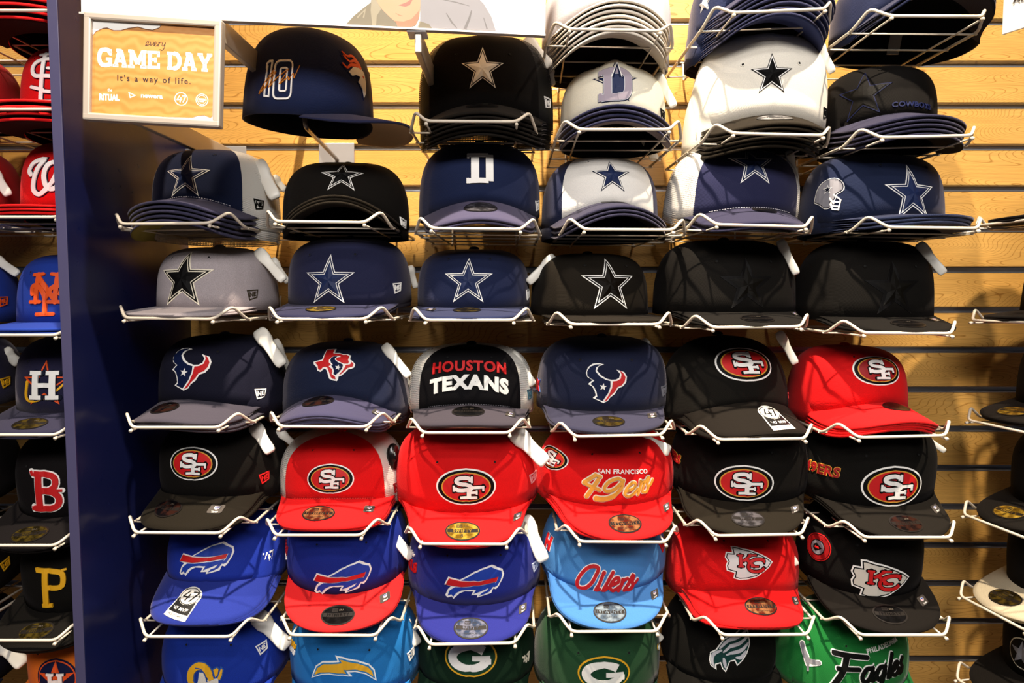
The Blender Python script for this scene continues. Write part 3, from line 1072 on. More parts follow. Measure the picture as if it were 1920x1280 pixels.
# ------------------------------------------------------------------ the cap
PANEL = math.radians(51)


class Cap:
    """shape of one cap; local origin at the middle of the front rim, -Y is the way the brim points"""

    def __init__(s, a=.087, b=.103, H=.122, ef=.46, eb=.60, lean=.13, kc=.15, L=.068, W=.094, slope=12, sag=0.0, peak=0.0):
        s.a, s.b, s.H, s.ef, s.eb, s.lean, s.kc, s.L, s.W = a, b, H, ef, eb, lean, kc, L, W
        s.slope, s.sag, s.peak = math.tan(math.radians(slope)), sag, peak
        s.phib = math.radians(70)
        s.xb = a * math.sin(s.phib)
        s.z0 = kc * s.xb ** 2

    def rim(s, x):
        return s.kc * np.maximum(0.0, s.xb ** 2 - x ** 2)

    def crown(s, phi, psi, k=1.0):
        phi, psi = np.asarray(phi, float), np.asarray(psi, float)
        cp_ = np.cos(phi)
        wf = (1 + cp_) / 2
        e = s.eb + (s.ef - s.eb) * wf
        r = np.maximum(np.cos(psi), 0.0) ** e
        zz = np.maximum(np.sin(psi), 0.0) ** e
        g = 0
        for q in (0, 60, 120, 180, -60, -120, -180):
            d = phi - math.radians(q)
            g = g + np.exp(-(d / 0.030) ** 2)
        r = r * (1 - 0.013 * g * (1 - zz ** 6)) * (1 + 0.012 * (1 - zz)) * k
        x = s.a * np.sin(phi) * r
        f = np.maximum(cp_, 0)
        y = -s.b * np.sign(cp_) * np.abs(cp_) ** np.where(cp_ > 0, .88, .9) * r + s.lean * s.H * zz * f * (r > 0.02) + s.lean * s.H * zz * f * (r <= 0.02) + s.b
        rim = np.where(cp_ > 0, s.rim(s.a * np.sin(phi)), 0.0)
        z = s.H * zz * k + rim * (1 - zz) - s.z0
        if s.peak:
            z = z + s.peak * np.exp(-(phi / 0.30) ** 2) * np.exp(-((zz - .86) / .16) ** 2)
        if s.sag:
            z = z - s.sag * zz ** 2 * np.exp(-((phi - 0.4) / 0.9) ** 2) + s.sag * 0.35 * zz * np.sin(3 * phi + 1.0) * wf
        return np.stack([x, y, z], -1)

    def brim(s, sv, t):
        sv, t = np.asarray(sv, float), np.asarray(t, float)
        phi = sv * s.phib
        xi = s.a * 1.012 * np.sin(phi)
        yi = -s.b * 1.012 * np.cos(phi) ** .88
        u = np.sin(np.clip(sv, -1, 1) * PI / 2)
        cu = np.maximum(np.cos(np.clip(sv, -1, 1) * PI / 2), 0)
        xo = s.W * np.sign(u) * np.abs(u) ** 0.92
        ys = -s.b * math.cos(s.phib) ** .88
        yo = ys + (-(s.b + s.L) - ys) * cu ** 0.62
        x = xi + (xo - xi) * t
        y = yi + (yo - yi) * t
        d = np.hypot(xo - xi, yo - yi)
        z = s.kc * (s.xb ** 2 - x ** 2) - s.slope * d * t - s.z0
        return np.stack([x, y + s.b, z], -1)

    # ---- wrapping of artwork
    def on_crown(s, phi0, h0):
        """maps mm art to the crown, centred at azimuth phi0 and h0 mm up the surface"""
        ps = (PI / 2) * np.linspace(0, 1, 400) ** 1.6

        def fn(x, y, h):
            c = s.crown(np.full(400, phi0), ps)
            arc = np.concatenate([[0], np.cumsum(np.linalg.norm(np.diff(c, axis=0), axis=1))])
            psi = np.interp((y + h0) / 1000.0, arc, ps)
            e = 1e-3
            sp = np.linalg.norm(s.crown(np.full_like(psi, phi0 + .04), psi) - s.crown(np.full_like(psi, phi0 - .04), psi), axis=-1) / 0.08
            phi = phi0 + (x / 1000.0) / np.maximum(sp, 0.03)
            p = s.crown(phi, psi)
            d1 = s.crown(phi + .05, psi) - s.crown(phi - .05, psi)
            d2 = s.crown(phi, np.minimum(psi + .02, PI / 2)) - s.crown(phi, np.maximum(psi - .02, 0))
            n = np.cross(d1, d2)
            n /= np.maximum(np.linalg.norm(n, axis=-1, keepdims=True), 1e-9)
            return p + n * (h / 1000.0 + 0.0003)[:, None]
        return fn

    def on_brim(s, s0, t0, k=1.0, rot=0.0):
        cr, sr = math.cos(math.radians(rot)), math.sin(math.radians(rot))
        c0 = s.brim(s0, t0)
        ds = float(np.linalg.norm(s.brim(s0 + .03, t0) - s.brim(s0 - .03, t0))) / .06
        dt = float(np.linalg.norm(s.brim(s0, t0 + .05) - s.brim(s0, t0 - .05))) / .1

        def fn(x, y, h):
            x, y = (x * cr - y * sr) * k, (x * sr + y * cr) * k
            S_, T_ = s0 + x / 1000 / ds, t0 - y / 1000 / dt
            p = s.brim(S_, T_)
            d1 = s.brim(S_ + .02, T_) - s.brim(S_ - .02, T_)
            d2 = s.brim(S_, T_ - .05) - s.brim(S_, T_ + .05)
            n = np.cross(d1, d2)
            n /= np.maximum(np.linalg.norm(n, axis=-1, keepdims=True), 1e-9)
            return p + n * (h / 1000.0 + 0.0022)[:, None]
        return fn

    # ---- meshes
    def crown_mesh(s, name, m_out, m_in, parent, part='all', nphi=72, npsi=14):
        full = part == 'all'
        if full:
            ph = np.linspace(-PI, PI, nphi + 1)[:-1]
        elif part == 'front':
            ph = np.linspace(-PANEL, PANEL, nphi // 3 + 1)
        else:
            ph = np.linspace(PANEL, 2 * PI - PANEL, nphi * 2 // 3 + 1)
        phc = (ph + PI) % (2 * PI) - PI
        ps = (PI / 2) * np.linspace(0, 1, npsi + 1) ** 1.35
        A, B = np.meshgrid(phc, ps, indexing='ij')
        out = s.crown(A, B)
        inn = s.crown(A, B * 0.985, 0.978)
        n, m = len(ph), npsi + 1
        vs = np.concatenate([out.reshape(-1, 3), inn.reshape(-1, 3)])
        arc = np.concatenate([np.zeros((n, 1)), np.cumsum(np.linalg.norm(np.diff(out, axis=1), axis=2), axis=1)], 1)
        uv = np.stack([A * 0.085, arc], -1).reshape(-1, 2)
        uv = np.concatenate([uv, uv])
        fs, mi = [], []
        N = n * m
        for i in range(n if full else n - 1):
            j = (i + 1) % n
            for k in range(m - 1):
                a, b, c, d = i * m + k, j * m + k, j * m + k + 1, i * m + k + 1
                fs.append((a, b, c, d))
                mi.append(0)
                fs.append((N + a, N + d, N + c, N + b))
                mi.append(1)
            fs.append((i * m, N + i * m, N + j * m, j * m))
            mi.append(0)
        return mesh_obj(name, vs, fs, [m_out, m_in], parent, mi, uv, True)

    def brim_mesh(s, m_top, m_under, parent, ns=36, nt=7):
        sv = np.linspace(-1, 1, ns + 1)
        t = np.linspace(-0.03, 1, nt + 1)
        A, B = np.meshgrid(sv, t, indexing='ij')
        top = s.brim(A, B) + np.array([0, 0, .0015])
        c = (1 - np.maximum(np.abs(A), 0) ** 8)
        bot = s.brim(A, B * 0.985) - np.stack([0 * A, 0 * A, .0022 * c + 0.0002], -1)
        vs = np.concatenate([top.reshape(-1, 3), bot.reshape(-1, 3)])
        uv = np.stack([A, B], -1).reshape(-1, 2)
        uv = np.concatenate([uv, uv])
        m = nt + 1
        N = (ns + 1) * m
        fs, mi = [], []
        for i in range(ns):
            for k in range(nt):
                a, b, c_, d = i * m + k, (i + 1) * m + k, (i + 1) * m + k + 1, i * m + k + 1
                fs.append((d, c_, b, a))
                mi.append(0)
                fs.append((N + a, N + b, N + c_, N + d))
                mi.append(1)
            a, b = i * m + nt, (i + 1) * m + nt
            fs.append((a, N + a, N + b, b))
            mi.append(0)
        return mesh_obj('brim', vs, fs, [m_top, m_under], parent, mi, uv, True)


_small = {}


def button(cap, mat, parent):
    if 'button' not in _small:
        vs, fs = [], []
        prof = [(0.0085, 0), (0.0085, .0025), (0.0065, .0045), (0.003, .0055)]
        for r, z in prof:
            for k in range(12):
                vs.append((r * math.cos(PI * k / 6), r * math.sin(PI * k / 6), z))
        for i in range(3):
            for k in range(12):
                fs.append((i * 12 + k, i * 12 + (k + 1) % 12, (i + 1) * 12 + (k + 1) % 12, (i + 1) * 12 + k))
        fs.append(tuple(36 + k for k in range(12)))
        _small['button'] = (vs, fs)
    vs, fs = _small['button']
    o = mesh_obj('button', vs, fs, mat, parent, None, None, True)
    p = cap.crown(0.5, PI / 2 - 1e-3)
    o.location = (0, float(p[1]), cap.H - cap.z0 - 0.001 - (cap.sag * .7 if cap.sag else 0))
    return o


def eyelets(cap, mat, parent, phis=(-.42, .42), h=82):
    for ph in phis:
        fn = cap.on_crown(ph, h)
        ring = [K(ell(0, 0, 2.6, 2.6, 14), 1.5, 'sq', True)]
        drape('eyelet', [(mat, 0.5) + ring[0], (plain('050505', 0.9), 0.1) + P(ell(0, 0, 2.2, 2.2, 12))], fn, parent, 50)


def security_tag(parent, Minv, p0, p1, wdt=.019, thick=.013, mat=None):
    """white two-part hard tag: long tapered shell with a round pin head"""
    p0, p1 = Vector(p0), Vector(p1)
    d = (p1 - p0)
    Ln = d.length
    x = d.normalized()
    view = (Vector((0, 0, CAMZ)) - (p0 + p1) / 2).normalized()
    z = (view - x * view.dot(x)).normalized()
    y = z.cross(x)
    M = Matrix((x, y, z)).transposed().to_4x4()
    M.translation = p0
    vs, fs = [], []
    prof = [(0, .55, .35), (.03, .80, .7), (.12, 1.0, 1.0), (.30, 1.0, 1.0), (.42, .78, .62), (.60, .74, .55), (.85, .80, .62), (.95, .74, .55), (1.0, .55, .3)]
    sides = 16
    for t, kw, kt in prof:
        for k in range(sides):
            a = 2 * PI * k / sides
            ca, sa = math.cos(a), math.sin(a)
            vs.append((t * Ln, math.copysign(abs(ca) ** .5, ca) * wdt / 2 * kw, math.copysign(abs(sa) ** .6, sa) * thick / 2 * kt))
    for i in range(len(prof) - 1):
        for k in range(sides):
            fs.append((i * sides + k, i * sides + (k + 1) % sides, (i + 1) * sides + (k + 1) % sides, (i + 1) * sides + k))
    fs.append(tuple(range(sides - 1, -1, -1)))
    fs.append(tuple((len(prof) - 1) * sides + k for k in range(sides)))
    o = mesh_obj('security_tag', vs, fs, mat or plain('EDE8DC', 0.42), parent, None, None, True)
    o['label'] = 'white plastic security tag'
    o.matrix_local = Minv @ M
    mb = MB()
    mb.tube([(Ln * .2, 0, -thick * .45), (Ln * .2, 0, -thick * 1.25)], [.008, .005], 10)
    pin = mb.build('tag_pin', plain('D9D4C8', 0.45), o, True)
    return o


# kind -> base shape arguments
SHAPES = {
    'fitted': dict(),
    'snap': dict(H=.118, ef=.47, kc=.2, slope=13),
    'curved': dict(H=.114, ef=.50, eb=.64, kc=3.2, slope=12, L=.066, W=.090),
    'arched': dict(H=.114, ef=.52, eb=.68, kc=5.0, slope=8, L=.066, W=.088, lean=.18),
    'frame': dict(H=.122, ef=.48, eb=.74, kc=3.0, slope=10, L=.066, W=.092, lean=.14, peak=.004),
    'soft': dict(H=.104, ef=.66, eb=.8, kc=.1, slope=13, sag=.012, lean=.25, W=.092),
    'dad': dict(H=.112, ef=.66, eb=.8, kc=2.8, slope=16, L=.069, W=.092, lean=.30),
}
ORD = ['', 'second', 'third', 'fourth', 'fifth', 'sixth', 'seventh', 'eighth', 'ninth']
CAPS = {}
NICK = {'r0c4': 'pale grey cap with cream brim', 'r0c5': 'navy arched brim cap on the top shelf', 'r0c6': 'plain navy cap on the top shelf', 'r1c6': 'black and navy cap with dark lettering', 'r3c3': 'navy snapback with outlined star',
        'r3c5': 'all black star cap beside the outlined star', 'r3c6': 'all black star cap at the shelf end', 'r4c5': 'black oval emblem cap with brim label', 'r5c1': 'black oval emblem cap beside the divider', 'r5c3': 'red flat brim oval emblem cap',
        'r5c5': 'black oval emblem cap beside the script cap', 'r5c6': 'black cap with gold side lettering', 'r6c1': 'blue buffalo cap with round topped label', 'r6c3': 'blue buffalo cap with blue brim', 'r7c3': 'dark green letter G cap', 'r7c4': 'mid green letter G cap'}


def make_cap(key, px, py, short, kind='fitted', crown='1A2442', front=None, brim=None, under=None, button_c=None, side_mesh=False, art=None, ax=0.0, ah=52, akx=1.0,
             sticker=None, st=(0.0, .62, 1.0, 0.0), holo=None, label47=None, side=None, side2=None, stack=1, dstack=(0.0, .003, -.0125), dp=None, pitch=0.0, yaw=0.0, roll=0.0, Ys=1.10, scale=1.0,
             tags=(), inner='16161A', heather=0.0, bheather=0.0, long=None, shape=None, seam_stitch=None, cat='cap', eyes=True, org=None):
    sh = dict(SHAPES[kind])
    if shape:
        sh.update(shape)
    ak = 1.0
    if key in ADJ:
        d = ADJ[key]
        px, py, ak = px + d[0], py + d[1], d[3]
        yaw, ah = yaw + math.degrees(d[4] / 1000), ah + d[2]
        sh['a'] = sh.get('a', .087) * d[5]
        sh['H'] = sh.get('H', .122) * d[6]
    cap = Cap(**sh)
    org = org or at(px, py, Ys)
    M = Matrix.Translation(org) @ Euler((math.radians(pitch), math.radians(roll), math.radians(yaw)), 'XYZ').to_matrix().to_4x4() @ Matrix.Scale(scale, 4)
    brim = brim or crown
    under = under or brim
    m_c = meshcloth(crown) if side_mesh else fabric(crown, heather)
    m_in = fabric(inner)
    root = empty('baseball_cap', M)
    tag(root, long or short, cat, None)
    parts = []
    if front:
        parts.append(cap.crown_mesh('front_panel', fabric(front, heather), m_in, root, 'front'))
        bk = cap.crown_mesh('back_panel', m_c, m_in if not side_mesh else m_c, root, 'back')
        bk['label'] = ('mesh back of the cap' if side_mesh else 'back panels in another colour')
        parts.append(bk)
    else:
        parts.append(cap.crown_mesh('crown', m_c, m_in, root))
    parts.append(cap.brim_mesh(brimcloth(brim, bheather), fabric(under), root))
    button(cap, fabric(button_c or brim), root)
    if eyes:
        eyelets(cap, fabric(front or crown), root)
    Minv = M.inverted()
    if art:
        drape('emblem', art, lambda x, y, h: cap.on_crown(ax, ah)(x * akx * ak, y * ak, h), root)
    if seam_stitch:
        fn = cap.on_crown(0, 3.0)
        ss = []
        for x0 in np.arange(-70, 70, 4.0):
            ss.append(P([(x0, -.5), (x0 + 2.4, -.5), (x0 + 2.4, .4), (x0, .4)]))
        drape('stitching', [(thread(seam_stitch), 0.5) + join(*ss)], fn, root, 200, skirt=False)
    for sd, nm in ((side, 'side_emblem'), (side2, 'side_emblem')):
        if sd:
            lay, ph, h = sd
            drape(nm, lay, cap.on_crown(ph, h), root)
    if sticker:
        o = drape('size_sticker', shift(art_sticker(sticker), k=1.72, kx=.95), cap.on_brim(*st), root, 9, skirt=False)
        o['label'] = 'oval foil size sticker on the brim'
    if holo:
        o = drape('hologram_sticker', shift(art_holo(), k=1.6), cap.on_brim(*holo), root, 9, skirt=False)
    if label47:
        o = drape('brim_label', shift(art_47label(), k=1.7), cap.on_brim(*label47), root, 9, skirt=False)
        o['label'] = 'round topped label stuck on the brim'
    for tg in tags:
        x0, y0, Y0, x1, y1, Y1 = tg[:6]
        security_tag(root, Minv, at(x0, y0, Y0), at(x1, y1, Y1), *(tg[6:] if len(tg) > 6 else ()))
    CAPS[key] = root
    short = NICK.get(key, short)
    # the caps nested underneath: copies of the thing and of the two parts that show
    for i in range(1, stack):
        r = root.copy()
        COL.objects.link(r)
        jx, jy = random.uniform(-.0015, .0015), random.uniform(-.0015, .0015)
        q = ((1.6 if stack < 4 else .8) if dp is None else dp) * i
        r.matrix_world = M @ Matrix.Translation((dstack[0] * i + jx, dstack[1] * .4 * i + jy, dstack[2] * (.6 if stack < 4 else .82) * (.5 if key[1] in '34567' else 1) * i)) @ Matrix.Rotation(math.radians(-q), 4, 'X') @ Matrix.Rotation(math.radians(random.uniform(-1.0, 1.0)), 4, 'Z') @ Matrix.Scale(0.995 ** i, 4)
        r['label'] = ORD[i] + ' cap down under the ' + short
        r['group'] = 'caps stacked under the ' + short
        for ch in parts:
            c = ch.copy()
            COL.objects.link(c)
            c.parent = r
    return cap, root, M


# ------------------------------------------------------------------ wire baskets
YF = 1.035
WIRE = None
_basket = {}


def basket_meshes():
    zA = 0.0
    hw = .0945
    railp = [(-hw, .300, zA), (-hw, .052, zA - .002), (-.0835, .022, .0185), (-.0645, 0, 0), (.0645, 0, 0), (.0835, .022, .0185), (hw, .052, zA - .002), (hw, .300, zA)]
    p = {}
    b = MB()
    b.tube(fillet(railp, .009), .0023, 8)
    p['rail'] = b
    for i, sx in enumerate((-1, 1)):
        b = MB()
        b.tube(fillet([(sx * .0645, -.001, -.0042), (sx * .0645, .06, -.004), (sx * .06, .298, -.004)], .004), .0015, 6)
        b.tube([(sx * .0645, -.0045, -.0048), (sx * .0645, .0, -.004)], .0026, 8)
        p['support_wire.%d' % i] = b
    for i, y in enumerate((.060, .130, .205, .285)):
        b = MB()
        b.tube([(-hw - .003, y, -.0034), (hw + .003, y, -.0034)], .0014, 6)
        p['cross_wire.%d' % i] = b
    for i, sx in enumerate((-1, 1)):
        b = MB()
        b.tube(fillet([(sx * .06, .285, -.004), (sx * .06, .310, -.004), (sx * .06, .3135, .030), (sx * .06, .330, .036)], .006), .0019, 6)
        p['wall_hook.%d' % i] = b
    return p


def make_basket(label, x0, y0, x1, y1, Yf=None, group='white wire cap baskets on the slat wall', tilt=0.0, M=None):
    Yf = Yf or YF
    p0, p1 = at(x0, y0, Yf), at(x1, y1, Yf)
    c = (p0 + p1) / 2
    ang = math.atan2(p1.z - p0.z, p1.x - p0.x)
    M = M or Matrix.Translation(c) @ Matrix.Rotation(-ang, 4, 'Y') @ Matrix.Rotation(math.radians(tilt), 4, 'X')
    r = empty('wire_basket', M)
    tag(r, label, 'basket', group)
    mat = plain('D2C6B4', 0.38)
    if 'm' not in _basket:
        _basket['m'] = {}
        for k, b in basket_meshes().items():
            o = b.build(k.split('.')[0], mat, r, True)
            _basket['m'][k] = o.data
    else:
        for k, me in _basket['m'].items():
            o = bpy.data.objects.new(k.split('.')[0], me)
            COL.objects.link(o)
            o.parent = r
    return r

# ------------------------------------------------------------------ the setting
YW = 1.352                       # face of the slat wall
ZG = at(1800, 655, YW).z         # height of one groove
PITCH_S = 0.0762
XL, XR = -1.75, 1.75
wall = mesh_obj('wall_back', *(lambda m: (m.v, m.f))(MB().box((0, YW + .030, 1.35), (XR - XL, .024, 2.7))), plain('4A3A26', 0.8))
wall['kind'] = 'structure'
slat_me = ins_me = None
k0 = int(math.floor((0.04 - ZG) / PITCH_S)) + 1
for k in range(k0, k0 + 35):
    zc = ZG + (k + .5) * PITCH_S
    if zc > 2.68:
        break
    if slat_me is None:
        h = PITCH_S - .0092
        prof = [(0.0, -h / 2 + .0015), (0.0, h / 2 - .0015), (.0015, h / 2), (.0175, h / 2), (.0175, -h / 2), (.0015, -h / 2)]
        vs = [(x, y, z) for x in (XL, XR) for y, z in prof]
        fs = [tuple(range(6)), tuple(range(11, 5, -1))] + [(i, i + 6, (i + 1) % 6 + 6, (i + 1) % 6) for i in range(6)]
        o = mesh_obj('slat', vs, fs, wood(), wall)
        slat_me = o.data
        b = MB()
        # aluminium liner of the groove: lip over the top edge of the slat, floor and back
        prof = [(-.0006, h / 2 - .0016), (-.0006, h / 2 + .0006), (.0165, h / 2 + .0006), (.0165, h / 2 + .0085), (.0172, h / 2 + .0085), (.0172, h / 2), (0.0, h / 2), (0.0, h / 2 - .0016)]
        n = len(prof)
        vs = [(x, y, z) for x in (XL, XR) for y, z in prof]
        b.add(vs, [(i, i + n, (i + 1) % n + n, (i + 1) % n) for i in range(n)])
        oi = b.build('slat_insert', plain('B9BBC2', 0.32, 0.9), wall)
        ins_me = oi.data
    else:
        o = bpy.data.objects.new('slat', slat_me)
        COL.objects.link(o)
        o.parent = wall
        oi = bpy.data.objects.new('slat_insert', ins_me)
        COL.objects.link(oi)
        oi.parent = wall
    o.location = oi.location = (0, YW, zc)

fl = mesh_obj('floor', [(-2.5, -2.5, 0), (2.5, -2.5, 0), (2.5, 1.4, 0), (-2.5, 1.4, 0)], [(0, 1, 2, 3)], plain('8A7A66', 0.5))
fl['kind'] = 'structure'

pn = MB().box((-.6195, (.985 + YW) / 2 + .004, 1.36), (.0140, YW - .985 + .008, 2.70), bev=.0012).build('divider_panel', plain('10153C', 0.30, 0, 0.32))
MB().box((-.6195, .9842, 1.36), (.0140, .0016, 2.70), bev=.0006).build('lit_front_edge', plain('3C3A58', 0.4), pn)  # same navy panel; the light on its front edge is painted as paler colour
tag(pn, 'tall navy blue divider panel standing out from the slat wall', 'panel')

# ------------------------------------------------------------------ signs
GREY = plain('B9AFA2', 0.35, 0.3)


def board(px_bl, px_br, Yl, Yr, hgt):
    """upright plate from its two lower corners; returns matrix (x along, y into the wall, z up), width"""
    a, b = at(*px_bl, Yl), at(*px_br, Yr)
    x = (b - a)
    wd = x.length
    x.normalize()
    z = Vector((0, 0, 1))
    z = (z - x * z.dot(x)).normalized()
    y = z.cross(x)
    M = Matrix((x, y, z)).transposed().to_4x4()
    M.translation = a
    return M, wd


def to_board(M, px, py):
    o = Vector((0, 0, CAMZ))
    d = at(px, py, 1.0) - o
    n = M.to_3x3() @ Vector((0, 1, 0))
    t = (M.translation - o).dot(n) / d.dot(n)
    q = M.inverted() @ (o + d * t)
    return q.x * 1000, q.z * 1000


def prints(name, layers, M_parent, label=None, y0=-.0006):
    def fn(x, y, h):
        return np.stack([x / 1000, y0 - h / 1000, y / 1000], -1)
    return drape(name, layers, fn, M_parent, 1e6, label, skirt=False)


# header board with the portrait
M, wd = board((152, 25), (1022, 66), .945, .985, .3)
hs = empty('header_sign', M)
tag(hs, 'large white header board with a cropped portrait print above the caps', 'sign')
MB().box((wd / 2, .004, .19), (wd, .008, .38), bev=.001).build('board', plain('F6F1E8', 0.4), hs)
B_ = lambda pts: [to_board(M, 640 + x / 6, y / 6) for x, y in pts]
skin, skin2, lip = plain('9C7759', 0.5), plain('83593D', 0.5), plain('7E4C3F', 0.5)
kh, kh2, gr, gr2 = plain('5A523F', 0.5), plain('78705C', 0.5), plain('706E73', 0.5), plain('4F4C4D', 0.5)
pr = [(kh, .05) + P(B_([(45, 283), (140, 180), (250, 90), (330, 30), (345, -60), (395, 0), (480, 130), (600, 240), (640, 306), (400, 297)])),
      (kh2, .08) + P(B_([(345, -60), (390, 0), (450, 100), (400, 180), (390, 290), (350, 290), (330, 120)])), (kh2, .08) + K(B_([(180, 200), (270, 110), (250, 200)]), 2.0),
      (gr, .05) + P(B_([(890, -60), (1500, -60), (1600, 40), (1690, 190), (1740, 350), (860, 312), (885, 235)])),
      (kh, .08) + P(B_([(880, 238), (990, 275), (1020, 322), (865, 314)])), (kh2, .1) + K(B_([(885, 240), (860, 316)]), 1.6),
      (gr2, .08) + K(B_([(1465, 120), (1440, 210), (1390, 330)]), [1.5, 3, 4]), (gr2, .08) + K(B_([(1180, 150), (1240, 250), (1300, 320)]), [1, 2.5, 1]), (gr2, .07) + K(B_([(1600, 200), (1640, 330)]), [1, 2]), (gr2, .07) + K(B_([(1060, -20), (1300, 30), (1440, 70)]), [1, 1.6, .6]),
      (kh, .04) + P(B_([(395, 0), (300, -200), (290, -520), (400, -800), (640, -900), (860, -790), (960, -500), (930, -200), (890, 0)])),
      (skin, .09) + P(B_([(375, -60), (345, -260), (370, -520), (480, -640), (640, -660), (800, -630), (890, -500), (905, -240), (890, -60)])),
      (skin, .11) + P(B_([(375, -80), (400, 20), (460, 110), (540, 190), (610, 250), (640, 306), (745, 311), (840, 280), (880, 190), (890, 60), (890, -80)])),
      (skin2, .13) + P(B_([(600, 235), (700, 245), (790, 215), (850, 150), (880, 110), (872, 210), (830, 290), (748, 311), (645, 306)])),
      (lip, .13) + P(B_([(640, 62), (690, 45), (740, 25), (790, -10), (800, 5), (770, 60), (720, 78)])), (skin2, .13) + K(B_([(610, 150), (650, 172), (690, 182)]), [.6, 1.2, .6])]
prints('portrait_print', pr, hs, 'printed lower face, collar and grey jacket')
MB().box((wd / 2, -.0004, -.0012), (wd, .010, .0024)).build('edge_strip', plain('B8B0AC', 0.4, .2), hs)
Mi = M.inverted()


def arm(parent, Mi, X0, zpx, Y0, Y1, hgt=.031, th=.009):
    z = at(zpx[0], zpx[1], Y0).z
    b = MB()
    c = Vector((X0, (Y0 + Y1) / 2, z))
    b.box((0, 0, 0), (th, Y1 - Y0, hgt), bev=.0015)
    o = b.build('bracket_arm', GREY, parent)
    o.matrix_local = Mi @ Matrix.Translation(c)
    p = MB().box((0, 0, 0), (.040, .003, .055), bev=.001).build('wall_plate', plain('B4B2B4', 0.35, .5), o)
    p.location = (0, (Y1 - Y0) / 2 - .001, 0)
    return o


arm(hs, Mi, -.382, (425, 58), .955, YW)
arm(hs, Mi, -.126, (783, 76), .975, YW)
mbt = MB().box((0, 0, 0), (.026, .03, .004), bev=.001).build('bracket_tip', plain('E8E6EA', 0.4), hs)
mbt.matrix_local = Mi @ Matrix.Translation(at(783, 64, .985))

# framed game day card
M, wd = board((157, 225), (413, 240), .930, .936, .14)
tl = to_board(M, 160, 22)
hgt = tl[1] / 1000
fs_ = empty('framed_sign', M)
tag(fs_, 'grey framed orange game day card hanging in front of the header board', 'sign')
fw = .0096
b = MB()
b.box((wd / 2, .004, fw / 2), (wd, .016, fw), bev=.0025)
b.box((wd / 2, .004, hgt - fw / 2), (wd, .016, fw), bev=.0025)
b.box((fw / 2, .004, hgt / 2), (fw, .0158, hgt - fw), bev=.0025)
b.box((wd - fw / 2, .004, hgt / 2), (fw, .0158, hgt - fw), bev=.0025)
b.build('frame', plain('ACA196', 0.38, .15), fs_)


def parchment():
    m, nt, bb = newmat('parchment')
    L = nt.links.new
    tc = node(nt, 'ShaderNodeTexCoord')
    vo = node(nt, 'ShaderNodeTexVoronoi')
    vo.inputs['Scale'].default_value = 55
    vo.feature = 'DISTANCE_TO_EDGE'
    L(tc.outputs['Object'], vo.inputs['Vector'])
    wv = node(nt, 'ShaderNodeTexWave')
    wv.wave_type = 'RINGS'
    wv.inputs['Scale'].default_value = 30
    wv.inputs['Distortion'].default_value = 9
    L(tc.outputs['Object'], wv.inputs['Vector'])
    mx = node(nt, 'ShaderNodeMixRGB')
    mx.inputs[1].default_value = lin('BC7A34')
    mx.inputs[2].default_value = lin('C88A46')
    L(wv.outputs['Fac'], mx.inputs[0])
    L(mx.outputs[0], bb.inputs['Base Color'])
    bb.inputs['Roughness'].default_value = 0.5
    return m


card = MB().box((wd / 2, .0036, hgt / 2), (wd - .012, .004, hgt - .012)).build('card', plain('F6F2EA', .5), fs_)
C_ = lambda pts: [to_board(M, x / 4, y / 4) for x, y in pts]
burn = [(688, 275), (715, 240), (770, 215), (800, 212), (850, 232), (900, 232), (960, 215), (1030, 205), (1090, 222), (1140, 228), (1190, 212), (1210, 186), (1300, 190), (1420, 198), (1608, 215), (1606, 500), (1598, 860), (1575, 882), (1530, 862), (1480, 866), (1440, 880), (1100, 870), (682, 845)]
inkb, inkw, char = plain('2A1A10', .6), plain('FBF6EE', .6), plain('6A3C14', .7)
lay = [(char, .05) + P(C_([(x, y - 8) for x, y in burn[:15]] + burn[15:])), (parchment(), .1) + P(C_(burn))]
# hand drawn letters
slab = []


